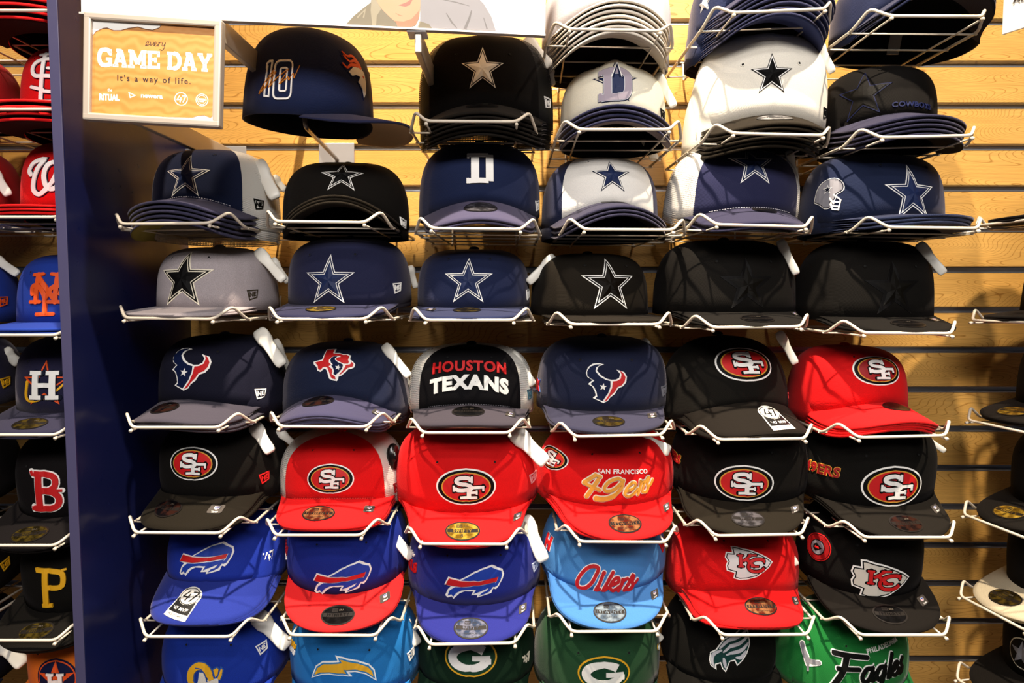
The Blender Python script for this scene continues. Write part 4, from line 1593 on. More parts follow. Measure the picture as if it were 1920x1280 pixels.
def slabtext(s, x, y, h, wd_, gap):
    """slab serif capitals; x, y in card mm, baseline left"""
    st, sv = [], h * .17
    t = h * .24
    for ch in s:
        w_ = wd_ * {'M': 1.25, ' ': .38, 'E': .86, 'G': 1.02, 'D': .98}.get(ch, 1.0)
        q = lambda *p: [(x + a * w_, y + c * h) for a, c in p]
        if ch == 'G':
            st += [(smooth(q((.9, .72), (.72, .92), (.5, .93), (.25, .85), (.14, .5), (.25, .15), (.5, .07), (.75, .1), (.86, .2)), 4), t), (q((.86, .02), (.86, .42)), t), (q((.6, .42), (1.0, .42)), sv), (q((.9, .62), (.9, .98)), sv * .8)]
        elif ch == 'A':
            st += [(q((.18, .04), (.46, .95)), t * .9), (q((.82, .04), (.54, .95)), t), (q((.28, .34), (.72, .34)), sv * .9), (q((.0, .07), (.38, .07)), sv), (q((.62, .07), (1.0, .07)), sv), (q((.25, .93), (.6, .93)), sv)]
        elif ch == 'M':
            st += [(q((.17, .04), (.17, .96)), t * .85), (q((.83, .04), (.83, .96)), t * .95), (q((.2, .95), (.5, .22)), t), (q((.8, .95), (.5, .22)), t), (q((.0, .07), (.34, .07)), sv), (q((.66, .07), (1.0, .07)), sv), (q((.0, .93), (.26, .93)), sv), (q((.74, .93), (1.0, .93)), sv)]
        elif ch == 'E':
            st += [(q((.2, .04), (.2, .96)), t), (q((.0, .08), (.92, .08)), sv), (q((.0, .92), (.9, .92)), sv), (q((.2, .5), (.68, .5)), sv), (q((.88, .0), (.88, .32)), sv), (q((.86, .68), (.86, 1.0)), sv), (q((.64, .36), (.64, .64)), sv * .8)]
        elif ch == 'D':
            st += [(q((.2, .04), (.2, .96)), t), (q((.0, .08), (.5, .08)), sv), (q((.0, .92), (.5, .92)), sv), (smooth(q((.45, .92), (.7, .86), (.85, .66), (.87, .5), (.85, .34), (.7, .14), (.45, .08)), 4), t)]
        elif ch == 'Y':
            st += [(q((.5, .04), (.5, .46)), t), (q((.5, .42), (.16, .94)), t), (q((.5, .42), (.84, .94)), t * .9), (q((.28, .07), (.72, .07)), sv), (q((.0, .93), (.36, .93)), sv), (q((.64, .93), (1.0, .93)), sv)]
        x += w_ + gap
    return st


pA, pB = to_board(M, 181, 123), to_board(M, 397, 134)
ang = math.degrees(math.atan2(pB[1] - pA[1], pB[0] - pA[0]))
st = slabtext('GAME DAY', 0, 0, 22.3, 19.6, .9)
tw = max(p[0] for s_, w_ in st for p in s_)
kx = math.hypot(pB[0] - pA[0], pB[1] - pA[1]) / tw
gl = [(inkw, .2) + join(*[K(p, w_) for p, w_ in st])]
lay += shift(gl, pA[0], pA[1], 1.0, ang, kx=kx)
ev = [smooth([(-21, 0), (-16, 4), (-14, 8), (-17, 8), (-20, 3), (-18, 0), (-12, 3)], 3), smooth([(-12, 8), (-10, 7), (-10, 1), (-4, 6), (-4, 8)], 3), smooth([(-4, 1), (1, 5), (1, 8), (-1, 8), (-3, 3), (0, 0), (5, 3)], 3), smooth([(6, 8), (7, 7), (5, 0)], 3), smooth([(6, 4), (9, 8), (11, 7.5)], 3), smooth([(13, 8), (14, 6), (13, 2), (16, 1), (20, 8)], 3), smooth([(20, 8), (17, -4), (12, -8), (9, -6)], 3)]
ec = to_board(M, 291, 86)
lay += shift([(inkb, .2) + join(*[K(p, 1.3, 'rd') for p in ev])], ec[0], ec[1], .62, ang)
tc_ = to_board(M, 288, 150)
lay.append((inkb, .2) + text("It's a way of life.", 10.6, .022, 0, 1.34, tc_[0], tc_[1], rot=ang, sx=.93))
for s, px, py, sz, bd, sx in (('the', 205, 168, 5.6, .01, .8), ('RITUAL', 204, 182, 10.6, .05, .72), ('newera', 284, 180.5, 8.0, .03, 1.15)):
    c_ = to_board(M, px, py)
    lay.append((inkw, .2) + text(s, sz, bd, 0, 1.0, c_[0], c_[1], rot=ang, sx=sx))
c_ = to_board(M, 247, 178)
lay.append((inkw, .2) + join(K([(c_[0] - 4, c_[1] + 3), (c_[0] + 4, c_[1]), (c_[0] - 2.4, c_[1] - 3)], 1.2, 'sq', True)))
c_ = to_board(M, 339, 185)
lay.append((inkw, .2) + K(ell(c_[0], c_[1], 8, 8, 24), 1.1, 'sq', True))
lay += shift([(inkw, .2) + art_47(inkw)[0][2:]], c_[0] + .5, c_[1], .62)
c_ = to_board(M, 378, 187)
lay.append((inkw, .2) + join(K(ell(c_[0], c_[1], 7.6, 7.6, 24), .9, 'sq', True), K(ell(c_[0], c_[1], 5.6, 5.6, 24), .5, 'sq', True), K([(c_[0] - 4.5, c_[1] + .6), (c_[0] + 4.5, c_[1] + .6)], 2.4), K([(c_[0] - 3, c_[1] - 2), (c_[0] + 3, c_[1] - 2)], 1.2)))
prints('printed_design', lay, fs_, 'orange print with white and dark lettering', y0=.0012)
Mi = M.inverted()
a_ = arm(fs_, Mi, -.518, (0, 0), .95, YW)
zz = at(450, 302, YW).z
a_.matrix_local = Mi @ Matrix.Translation((-.518, (.95 + YW) / 2, zz))
up = MB().box((0, 0, 0), (.012, .004, .09)).build('hanger_plate', GREY, fs_)
up.matrix_local = Mi @ Matrix.Translation((-.518, .9505, zz + .03))

# white card at the next bay
a, b = at(1878, 65, .92), at(2030, -22, .84)
x = (b - a)
wd = math.hypot(x.x, x.y)
xh = Vector((x.x, x.y, 0)).normalized()
M = Matrix((xh, Vector((0, 0, 1)).cross(xh), Vector((0, 0, 1)))).transposed().to_4x4()
M.translation = a
ws = empty('hanging_card', M)
tag(ws, 'white card with dark capital letters hanging over the bare slats', 'sign')
MB().box((wd / 2, .002, .09), (wd, .003, .18), bev=.0008).build('card_sheet', plain('F2EDE4', .45), ws)
tpos = to_board(M, 1900, 2)
prints('card_lettering', [(inkb, .2) + text('ADJUSTABLE', 13, .02, 0, 1.05, tpos[0] + 38, tpos[1])], ws, 'dark capital letters')
o = MB().tube([(wd * .5, .004, .11), (wd * .5, YW - .88, .11)], .003, 8).build('support_rod', GREY, ws)

# ------------------------------------------------------------------ the caps
NV, NVL, BK, RD, RY, CR_, GRYC = '0C193B', '222141', '100D0A', 'D4070B', '17389C', 'EFE6D2', 'A79FA0'
NVB = '35335C'


def A_(wpx):
    a = wpx / 2 * 1.17 / 1330
    return dict(a=a, b=min(.100, max(.088, .197 - a)))


HOLO = (.62, .42, 1.0, -8.0)
ST = (-.02, .62, 1.0, 0.0)
T = lambda *a: a
star_w = lambda R=39, **k: art_star(R, **k)

# -- top shelf, partly above the frame
make_cap('r0c4', 1152, 6, 'pale grey cap with cream arched brim above the cream letter cap', 'arched', 'B9B5BA', brim='E9DFD0', under='D8CBB8', sticker='silver', st=(0.0, .30, 1.0, 0), shape=A_(235), stack=7, dstack=(0, .003, -0.0092), pitch=10)
make_cap('r0c5', 1462, -28, 'navy cap with arched brim on the top shelf above the cream star cap', 'arched', '0D1B3E', brim='1C203E', under='24346A', side=(art_star(17, core=WHT), -1.15, 34), shape=A_(245), stack=7, dstack=(-.0015, .003, -0.01), pitch=8)
make_cap('r0c6', 1752, -22, 'plain navy cap alone at the end of the top shelf', 'arched', '0B1636', under='0C132C', shape=A_(250), stack=2, dstack=(0, .004, -.014), pitch=0)

# -- second row
g = make_cap('r1c2', 690, 224, 'navy cap with white number ten turned sideways on a single hook', 'fitted', '101C40', under='B49C82', brim='191C3B', Ys=1.112, yaw=76, pitch=5, shape=dict(a=.088, b=.100, H=.140, kc=2.2, slope=7, lean=.12), art=art_horse(.92), ax=-.30, ah=62, side=(art_ten(), -1.58, 48), eyes=True)
make_cap('r1c3', 905, 190, 'black mesh back cap with solid white star', 'frame', '100C09', front='0D0907', brim='16110C', under='3A3530', side_mesh=True, art=art_star(40, WHT, BLK, WHT, WHT, 2.4), ah=50, sticker='black', st=(0, .25, 1.0, 0), holo=(.5, .4, 1, 0), shape=A_(240), stack=6, dstack=(0, .003, -0.0085), side=(art_flag(WHT), 1.15, 32), tags=[T(985, 72, 1.16, 1031, 124, 1.15, .022), T(1030, 126, 1.19, 1036, 160, 1.19, .014)], pitch=14)
make_cap('r1c4', 1153, 198, 'cream cap with blue and silver letter D over a star', 'arched', 'EDE6D0', brim='1C1E3B', under='6C5F60', art=art_D_star(), ah=46, side=(art_flag(BLK), 1.12, 18), shape=dict(kc=3.9, lean=0.14, peak=.012, ef=0.5, **A_(225)), stack=4, dstack=(0, .003, -0.009), tags=[T(1232, 138, 1.17, 1264, 200, 1.16, .017)], pitch=4)
make_cap('r1c5', 1432, 192, 'cream cap with black star and dark olive brim', 'frame', 'F0E9DA', brim='1B150C', under='3A3530', art=art_star(39, thread('0E0C0C'), WHT, thread('0E0C0C'), BLK), ah=52, sticker='silver', st=(0, .40, 1.1, 0), shape=dict(kc=2.6, **A_(245)), stack=6, dstack=(-.0022, .003, -0.0088), side=(art_flag(BLK), 1.1, 25), tags=[T(1530, 70, 1.16, 1561, 136, 1.145, .016)], pitch=13)
make_cap('r1c6', 1690, 218, 'black and navy cap with dark star and lettering at the shelf end', 'curved', '090604', brim='161630', under='130F0A', art=art_words([('COWBOYS', 11, .02, thread('161C40'), 0, 0, 1.1, None)]), ax=.12, ah=24, side=(art_star(42, thread('141939'), thread('0A0704'), thread('141939'), thread('0A0704'), .6, True), -.72, 40), shape=dict(kc=2.4, H=.118, **A_(225)), stack=5, dstack=(0, .003, -0.0088), tags=[T(1738, 160, 1.15, 1748, 192, 1.145, .016)], pitch=4)

# -- third row
make_cap('r2c1', 362, 374, 'navy front white mesh cap with outlined star, curled brim', 'curved', 'F1EDE4', front='0F1B3B', brim='302E46', under='8A7A30', side_mesh=True, art=star_w(40), ah=44, seam_stitch='B9B4C0', shape=dict(slope=9, kc=3.4, **A_(235)), stack=5, dstack=(.0, .003, -0.0092), side=(art_flag(BLK), 1.2, 22), tags=[T(482, 302, 1.17, 517, 372, 1.15, .026, .016), T(512, 330, 1.22, 536, 358, 1.22, .014)], pitch=2)
make_cap('r2c2', 640, 364, 'small black cap with outlined star and high arched brim', 'arched', '0F0B07', brim='1B150D', under='0D0906', art=art_star(36, WHT, BLK, WHT, BLK), ah=34, side=(art_flag(WHT), 1.15, 6), shape=dict(H=0.098, kc=5.2, ef=0.5, lean=0.4, slope=2, **A_(240)), stack=3, dstack=(0, .003, -0.0105), sticker='gold', st=(0, .1, .5, 0), pitch=4)
make_cap('r2c3', 900, 357, 'navy cap with white block letter D and grey purple brim', 'arched', '0E1B3E', brim='3A3750', under='8A7A30', art=art_D(), ah=40, sticker='grey', st=(0, .38, 1.05, 0), side=(art_flag(WHT), 1.2, 20), shape=dict(H=.100, slope=13, kc=4.2, **A_(225)), stack=2, pitch=16)
make_cap('r2c4', 1146, 380, 'white fronted navy cap with small navy star', 'arched', '0C193B', front='EFEAE2', brim='222138', under='0E0C0C', art=art_star(34, thread('111932'), WHT, thread('111932'), NAVY2), ah=44, shape=dict(slope=9, H=.100, kc=4.6, **A_(215)), stack=3, sticker='grey', st=(0, .08, .8, 0), pitch=3)
make_cap('r2c5', 1398, 364, 'navy cap with white mesh sides and star, curved brim', 'arched', 'EDE8E0', front='1D1F40', brim='212039', under='0D0B0C', side_mesh=True, art=star_w(38), ah=46, seam_stitch='D8D2DA', sticker='black', st=(.1, .12, .8, 0), shape=dict(H=.108, kc=2.6, **A_(240)), stack=2, dstack=(-.001, .003, -.0155), tags=[T(1478, 282, 1.165, 1493, 338, 1.155, .014)], pitch=16)
make_cap('r2c6', 1700, 413, 'navy fitted cap with helmet patch and large star', 'fitted', '0B1836', art=star_w(41), ah=42, ax=.0, side=(art_helmet(), -1.22, 40), shape=dict(H=.112, slope=5, kc=.8, **A_(250)), stack=3, dstack=(-.002, .005, -.0110), pitch=1)

# -- fourth row
make_cap('r3c1', 353, 585, 'heather grey cap with black star and flat brim', 'fitted', 'A49A9C', heather=.28, bheather=.2, art=art_star(43, CRM, BLK, CRM, BLK), ah=50, side=(art_flag(thread('3A3226')), 1.22, 20), shape=dict(H=.110, slope=5, **A_(240)), stack=2, dstack=(.002, .004, -.0105), tags=[T(482, 468, 1.17, 532, 526, 1.15, .020), T(510, 484, 1.21, 540, 530, 1.21, .014)], pitch=2)
make_cap('r3c2', 622, 573, 'navy fitted cap with outlined star and gold foil sticker', 'fitted', '191C3B', art=art_star(42, WHT, NAVY, WHT, NAVY2), ah=45, sticker='gold', st=(-.02, .35, 1.0, 0), side=(art_flag(WHT), 1.2, 26), shape=dict(H=.116, slope=9, **A_(232)), stack=2, dstack=(0, .004, -.0125), tags=[T(768, 498, 1.23, 780, 540, 1.23, .014)], pitch=4)
make_cap('r3c3', 880, 582, 'navy snapback cap with outlined star between two navy and black caps', 'snap', '131D3F', art=art_star(41, WHT, NAVY, WHT, NAVY2), ah=48, sticker='dgold', st=(.0, .25, .9, 0), holo=(-.5, .3, 1.0, 0), side=(art_flag(WHT), 1.35, 20), shape=dict(H=.106, slope=8, **A_(212)), stack=2, dstack=(0, .004, -.011), pitch=3)
make_cap('r3c4', 1140, 592, 'black fitted cap with white outlined star', 'fitted', '16110A', art=art_star(43, WHT, BLK, WHT, thread('120C06')), ah=48, shape=dict(H=.106, slope=4, **A_(225)), tags=[T(1040, 480, 1.17, 990, 530, 1.16, .018)], pitch=1)
make_cap('r3c5', 1402, 587, 'all black fitted cap with raised black star beside the white outlined one', 'fitted', '0D0A07', art=art_star(41, BLK, thread('090605'), BLK, thread('0C0905'), 3.4), ah=46, sticker='black', st=(.0, .5, 1.1, 0), holo=(.66, .28, 1, 0), shape=dict(H=.116, slope=12, **A_(235)), stack=2, dstack=(-.004, .004, -.012), tags=[T(1462, 450, 1.155, 1494, 514, 1.13, .016)], pitch=3)
make_cap('r3c6', 1672, 597, 'all black fitted cap with raised black star at the shelf end', 'fitted', '0C0906', art=art_star(42, BLK, thread('090605'), BLK, thread('0C0905'), 3.4), ah=48, sticker='black', st=(.0, .5, 1.1, 0), holo=(.5, .28, 1, 0), shape=dict(H=.118, slope=12, **A_(240)), stack=2, dstack=(-.003, .004, -.012), tags=[T(1722, 456, 1.15, 1770, 513, 1.125, .018)], pitch=3)

# -- fifth row
make_cap('r4c1', 372, 746, 'charcoal navy cap with bull head and grey brim', 'curved', '141424', brim='3B3742', under='171210', art=art_bull(1.02), ah=43, ax=-.04, sticker='dark', st=(-.2, .40, 1.05, 0), side=(art_flag(WHT), 1.15, 22), pitch=3, shape=dict(H=.112, kc=2.2, slope=16, **A_(236)), stack=4, dstack=(.0015, .004, -.0118), tags=[T(484, 618, 1.16, 530, 685, 1.14, .025, .016), T(516, 636, 1.22, 546, 700, 1.21, .014)])
make_cap('r4c2', 627, 738, 'navy cap with red state outline and bull head', 'arched', '0E1834', brim='363450', under='B09468', art=art_texas(.98), ah=44, sticker='dark', st=(-.12, .28, 1.0, 0), holo=(.6, .42, 1.0, -20), side=(art_flag(RED), 1.3, 20), pitch=2, shape=dict(H=.106, kc=4.2, slope=15, **A_(228)), stack=4, dstack=(0, .004, -.0115), tags=[T(720, 646, 1.17, 767, 706, 1.15, .018), T(755, 700, 1.2, 768, 722, 1.2, .013)])
make_cap('r4c3', 880, 766, 'black and white mesh cap with red and white lettering', 'curved', 'EFEBE2', front='0D0B0E', brim='322D36', under='110D0A', button_c='0D0B0E', side_mesh=True, seam_stitch='5A5860',
         art=art_words([('HOUSTON', 14.5, .035, RED, 10.5, .0016, 1.05, None), ('TEXANS', 18.5, .055, WHT, -6.0, .0022, 1.12, None)], 2.2), ah=43, sticker='black', st=(0, .34, 1.05, 0), holo=(.52, .42, 1.0, -20), side=(art_flag(thread('3A5A6A')), 1.2, 26), pitch=3, shape=dict(H=.112, kc=2.0, slope=13, **A_(232)), stack=2, dstack=(0, .004, -.013), tags=[T(958, 660, 1.17, 1000, 722, 1.16, .019)])
make_cap('r4c4', 1137, 777, 'navy flat brim cap with bull head', 'fitted', '111833', brim='242439', art=art_bull(.98), ah=46, ax=.0, sticker='dgold', st=(.0, .52, 1.05, 0), holo=(.56, .40, 1.1, -10), side=(art_flag(SIL), 1.15, 26), side2=(art_words([('TX', 24, .05, RED, 0, 0, .8, thread('2A6AB0'))]), -1.42, 30), pitch=4, shape=dict(H=.118, **A_(240)), stack=2, dstack=(-.002, .005, -.013), tags=[T(1204, 636, 1.18, 1242, 702, 1.16, .018)])
make_cap('r4c5', 1392, 738, 'black curved brim cap with red oval emblem and round topped brim label', 'dad', '0E0B07', brim='140F0A', under='0F0B07', art=art_sf(.94), ah=36, label47=(.10, .52, 1.05, 6), side=(art_47(RED, .9), 1.25, 20), pitch=5, shape=dict(H=.108, slope=24, **A_(236)), stack=3, dstack=(-.002, .004, -.012), tags=[T(1460, 622, 1.16, 1492, 682, 1.135, .016)])
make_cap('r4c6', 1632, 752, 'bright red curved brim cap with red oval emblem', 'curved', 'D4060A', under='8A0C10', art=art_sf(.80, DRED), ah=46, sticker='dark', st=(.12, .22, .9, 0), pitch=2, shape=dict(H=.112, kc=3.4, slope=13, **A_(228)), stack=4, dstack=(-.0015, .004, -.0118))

# -- sixth row
make_cap('r5c1', 368, 935, 'black curved brim cap with red oval emblem beside the divider panel', 'curved', '0D0A07', brim='17120A', under='0F0B07', art=art_sf(.92), ah=46, sticker='dark', st=(-.22, .42, 1.05, 0), holo=(.38, .40, 1.2, -8), side=(art_flag(RED), 1.2, 24), pitch=12, shape=dict(H=.112, kc=1.6, slope=18, **A_(240)), stack=3, dstack=(.002, .005, -.0125), tags=[T(476, 796, 1.15, 508, 848, 1.13, .024, .016), T(520, 806, 1.2, 562, 842, 1.19, .016)])
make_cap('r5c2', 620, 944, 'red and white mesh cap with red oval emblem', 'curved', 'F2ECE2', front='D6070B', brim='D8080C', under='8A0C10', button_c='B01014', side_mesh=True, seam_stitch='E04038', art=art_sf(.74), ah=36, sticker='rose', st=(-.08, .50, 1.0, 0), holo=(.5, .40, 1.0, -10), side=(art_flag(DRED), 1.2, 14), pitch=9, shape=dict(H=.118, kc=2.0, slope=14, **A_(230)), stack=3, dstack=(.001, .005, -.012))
make_cap('r5c3', 873, 962, 'red flat brim cap with red oval emblem and gold foil sticker', 'snap', 'D6060A', art=art_sf(.97), ah=42, sticker='gold', st=(-.03, .55, 1.12, 0), holo=HOLO, side=(art_flag(thread('E8A0A0')), 1.15, 38), pitch=15, shape=dict(H=.118, **A_(262)), stack=2, dstack=(0, .005, -.013), tags=[T(962, 806, 1.13, 1024, 868, 1.11, .030, .016)])
make_cap('r5c4', 1157, 968, 'slouchy red cap with gold script lettering', 'soft', 'D4060A', art=art_49ers(), ah=44, sticker='rose', st=(.0, .55, 1.12, 0), holo=HOLO, side=(shift(art_sf(.62), rot=0), -1.2, 60), pitch=15, shape=dict(H=.110, **A_(252)), stack=3, dstack=(-.003, .005, -.0125), tags=[T(1190, 818, 1.16, 1256, 846, 1.15, .026, .016)])
make_cap('r5c5', 1398, 958, 'black flat brim cap with large red oval emblem beside the script cap', 'snap', '0D0A07', brim='17120A', art=art_sf(.95), ah=44, sticker='grey', st=(.02, .52, 1.05, 0), holo=HOLO, side=(art_words([('49ERS', 20, .03, DRED, 0, 0, .9, GOLD)]), -1.38, 48), pitch=13, shape=dict(H=.118, slope=13, **A_(250)), stack=2, dstack=(-.003, .005, -.013))
make_cap('r5c6', 1672, 956, 'black flat brim cap with gold side lettering and red oval emblem', 'fitted', '0B0906', brim='130F0A', art=art_sf(.97), ah=42, sticker='dark', st=(.0, .55, 1.1, 0), holo=(.55, .35, 1.1, -5), side=(art_words([('49ERS', 22, .03, DRED, 0, 0, .95, GOLD)]), -1.08, 48), pitch=13, shape=dict(H=.118, **A_(248)), stack=2, dstack=(-.002, .005, -.012), tags=[T(1728, 816, 1.16, 1772, 846, 1.15, .012)])

# -- seventh row
make_cap('r6c1', 388, 1106, 'royal blue curved brim cap with leaping buffalo and round topped label', 'dad', '16309A', brim='1B2C84', under='1A2A70', art=art_bills(.98), ah=42, ax=-.05, label47=(-.14, .50, 1.05, -14), side=(art_47(WHT, 1.0), 1.12, 30), pitch=10, shape=dict(H=.112, kc=2.0, slope=22, **A_(228)), stack=3, dstack=(.003, .005, -.0125))
make_cap('r6c2', 643, 1139, 'royal blue cap with leaping buffalo and red brim', 'fitted', '12288A', brim='D01A1C', art=art_bills(1.06), ah=43, sticker='black', st=(-.02, .58, 1.1, 0), holo=(.55, .42, 1.1, -5), side=(art_flag(RED), 1.3, 30), side2=(art_47(RED, 1.2) + art_words([('B', 14, .02, WHT, -14, 0, 1, None)]), -1.3, 44), pitch=14, shape=dict(H=.118, **A_(226)), stack=2, dstack=(0, .005, -.013), tags=[T(722, 986, 1.16, 772, 1046, 1.14, .022, .016)])
make_cap('r6c3', 890, 1149, 'royal blue flat brim cap with leaping buffalo and blue brim', 'snap', '12227E', brim='1C2172', art=art_bills(1.10), ah=42, ax=.0, sticker='blue', st=(-.03, .60, 1.12, 0), holo=HOLO, side=(art_flag(thread('D8DCF0')), 1.15, 40), side2=(art_words([('BILLS', 24, .04, RED, -4, 0, .7, None), ('Buffalo', 9, .01, WHT, 17, 0, .9, None)]), -1.25, 46), pitch=15, shape=dict(H=.118, **A_(244)), stack=2, dstack=(0, .005, -.013), tags=[T(982, 968, 1.15, 1020, 1052, 1.13, .028, .017)])
make_cap('r6c4', 1137, 1128, 'sky blue soft cap with red script lettering', 'soft', '4684C2', brim='3C70AE', under='3A6A9C', art=art_oilers(), ah=44, sticker='sky', st=(.0, .58, 1.1, 0), holo=HOLO, side=(art_words([('H', 30, .06, RED, 0, 0, .8, thread('E8E6EA'))]), -1.2, 50), side2=(art_flag(RED), 1.2, 46), pitch=15, shape=dict(H=.112, **A_(232)), stack=2, dstack=(-.002, .006, -.013))
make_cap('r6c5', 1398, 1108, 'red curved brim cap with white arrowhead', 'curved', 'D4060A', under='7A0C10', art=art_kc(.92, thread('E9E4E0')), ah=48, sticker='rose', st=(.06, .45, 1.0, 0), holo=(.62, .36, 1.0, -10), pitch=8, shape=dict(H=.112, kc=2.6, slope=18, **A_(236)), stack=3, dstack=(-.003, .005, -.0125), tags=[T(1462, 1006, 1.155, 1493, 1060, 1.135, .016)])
make_cap('r6c6', 1648, 1132, 'black cap with white arrowhead and round red side patch', 'fitted', '0A0806', brim='0D0906', art=art_kc(1.05, thread('D9D2C4')), ah=42, side=(art_roundpatch(), -1.12, 58), sticker='black', st=(.0, .5, 1.1, 0), holo=(.55, .35, 1.1, -5), pitch=13, shape=dict(H=.122, **A_(240)), stack=2, dstack=(-.002, .005, -.012))

# -- bottom row, cut by the frame
make_cap('r7c1', 390, 1310, 'royal blue cap with yellow ram horn', 'soft', '103094', art=art_ram(), ah=46, side=(art_flag(WHT), 1.0, 60), pitch=14, shape=dict(H=.116, sag=.006, **A_(238)), stack=2, dstack=(0, .005, -.013), tags=[T(478, 1150, 1.15, 540, 1212, 1.13, .030, .017)])
make_cap('r7c2', 650, 1312, 'bright blue cap with yellow lightning bolt', 'snap', '1C72B8', art=art_bolt(), ah=50, side=(art_flag(WHT), 1.2, 44), side2=(art_words([('CHARGERS', 11, .03, YEL, 7, 0, .8, None), ('CHARGERS', 11, .03, WHT, -4, 0, .8, None)]), -1.2, 62), pitch=14, shape=dict(H=.118, **A_(240)), stack=2, dstack=(0, .005, -.013), tags=[T(752, 1156, 1.17, 784, 1208, 1.15, .022, .016)])
make_cap('r7c3', 883, 1292, 'dark green cap with white letter G oval under the blue brim', 'dad', '0E2616', art=art_g(.98), ah=52, side=(art_47(CRM, .9), 1.1, 30), pitch=12, shape=dict(H=.114, kc=1.4, **A_(222)), stack=2, dstack=(0, .005, -.013))
make_cap('r7c4', 1133, 1318, 'mid green cap with letter G oval beside the sky blue cap', 'snap', '1C4526', art=art_g(1.0), ah=48, side=(shift(art_g(.2), kx=.6), 1.2, 60), pitch=14, shape=dict(H=.122, **A_(232)), stack=2, dstack=(-.004, .006, -.014), tags=[T(1222, 1178, 1.18, 1240, 1200, 1.18, .018)])
make_cap('r7c5', 1365, 1282, 'black cap with silver and green eagle head', 'dad', '0B0906', art=art_eagle_head(), ah=50, pitch=12, shape=dict(H=.114, kc=1.4, **A_(226)), stack=2, dstack=(-.003, .005, -.013))
make_cap('r7c6', 1632, 1306, 'bright green soft cap with black script lettering', 'soft', '0E6B2A', art=art_eagles(), ah=46, side=(shift([(SIL, 1.4) + join(K([(-14, 18), (-3, 2), (2, -8)], 6, 'rd'), K([(16, -2), (2, -3), (-4, 2)], 7, 'rd'), K([(0, 0), (4, -18)], 4, 'rd')), (WHT, .7) + K([(-14, 18), (-3, 2), (2, -8), (16, -2)], 9, 'rd')], k=1.0), -1.05, 52), pitch=14, shape=dict(H=.116, **A_(250)), stack=2, dstack=(-.003, .005, -.013))

# -- bay behind the divider panel
LB = [(62, 8, 'red cap cut by the top edge behind the divider panel', 'D0060A', letters([([(-14, -18), (-10, 18)], 8), ([(8, -18), (12, 18)], 8), ([(-12, 0), (12, 0)], 6)], WHT, NAVY), 0, 5, None, None),
      (92, 201, 'red cap with interlocking white letters behind the divider panel', 'D0060A', art_stl(), 0, 4, None, None),
      (92, 386, 'red cap with white script letter W behind the divider panel', 'D4060A', art_w(), 0, 3, None, None),
      (84, 606, 'royal blue cap with orange interlocking letters', '16348E', art_ny(1.1), 0, 2, None, None),
      (84, 776, 'navy cap with orange star and white letter H', '181633', art_h(), 5, 2, 'dgold', (0, .52, 1.1, 0)),
      (90, 972, 'black cap with red letter B behind the divider panel', '0D090A', art_b(), 13, 2, 'dgold', (-.06, .52, 1.1, 12)),
      (100, 1150, 'black cap with gold letter P behind the divider panel', '0C0906', art_p(), 14, 2, 'dgold', (-.06, .5, 1.05, 12)),
      (110, 1322, 'orange cap with round star emblem behind the divider panel', 'E4701A', art_h(ring=True), 12, 2, None, None)]
for i, (px, py, lab, c, art, pit, stk, skr, stp) in enumerate(LB):
    make_cap('lb%d' % i, px, py, lab, 'fitted', c, under='1A0C0A' if i < 3 else c, brim=c if i != 4 else '222138', art=art, ah=46, sticker=skr, st=stp or ST, pitch=pit, shape=dict(H=.112, slope=6 if pit == 0 else 12, a=.086, b=.100, W=.088), stack=stk, dstack=(0, .004, -.0115))  # shade beneath the upper three brims is painted into their underside colour
LB2 = [(-178, 201, 'dark red cap peeking from the frame edge beside the interlocking letters cap', 'A80C10', None, 0), (-178, 388, 'dark red cap peeking from the frame edge beside the script letter W', 'A80C10', None, 0), (-178, 606, 'blue cap peeking from the frame edge beside the orange letters cap', '16348E', ORG, 0),
       (-168, 776, 'navy cap peeking from the frame edge beside the star and letter H cap', '181633', YEL, 5), (-165, 972, 'black cap peeking from the frame edge beside the red letter B cap', '0D090A', None, 13), (-158, 1150, 'black cap peeking from the frame edge beside the gold letter P cap', '0C0906', YEL, 14), (-152, 1322, 'dark navy cap peeking from the frame edge beside the orange cap', '0D0F1B', WHT, 12)]
for i, (px, py, lab, c, fl_, pit) in enumerate(LB2):
    tg = {1: [T(-14, 318, 1.18, 16, 366, 1.16, .018)], 2: [T(-16, 480, 1.2, 34, 514, 1.19, .018)], 3: [T(6, 656, 1.2, 36, 682, 1.2, .022)], 6: [T(0, 1200, 1.16, 44, 1246, 1.14, .03)]}.get(i, ())
    make_cap('lx%d' % i, px, py, lab, 'fitted', c, side=(art_flag(fl_), 1.45, 34) if fl_ else None, pitch=pit, shape=dict(H=.112, slope=8, a=.094, b=.098), tags=tg)

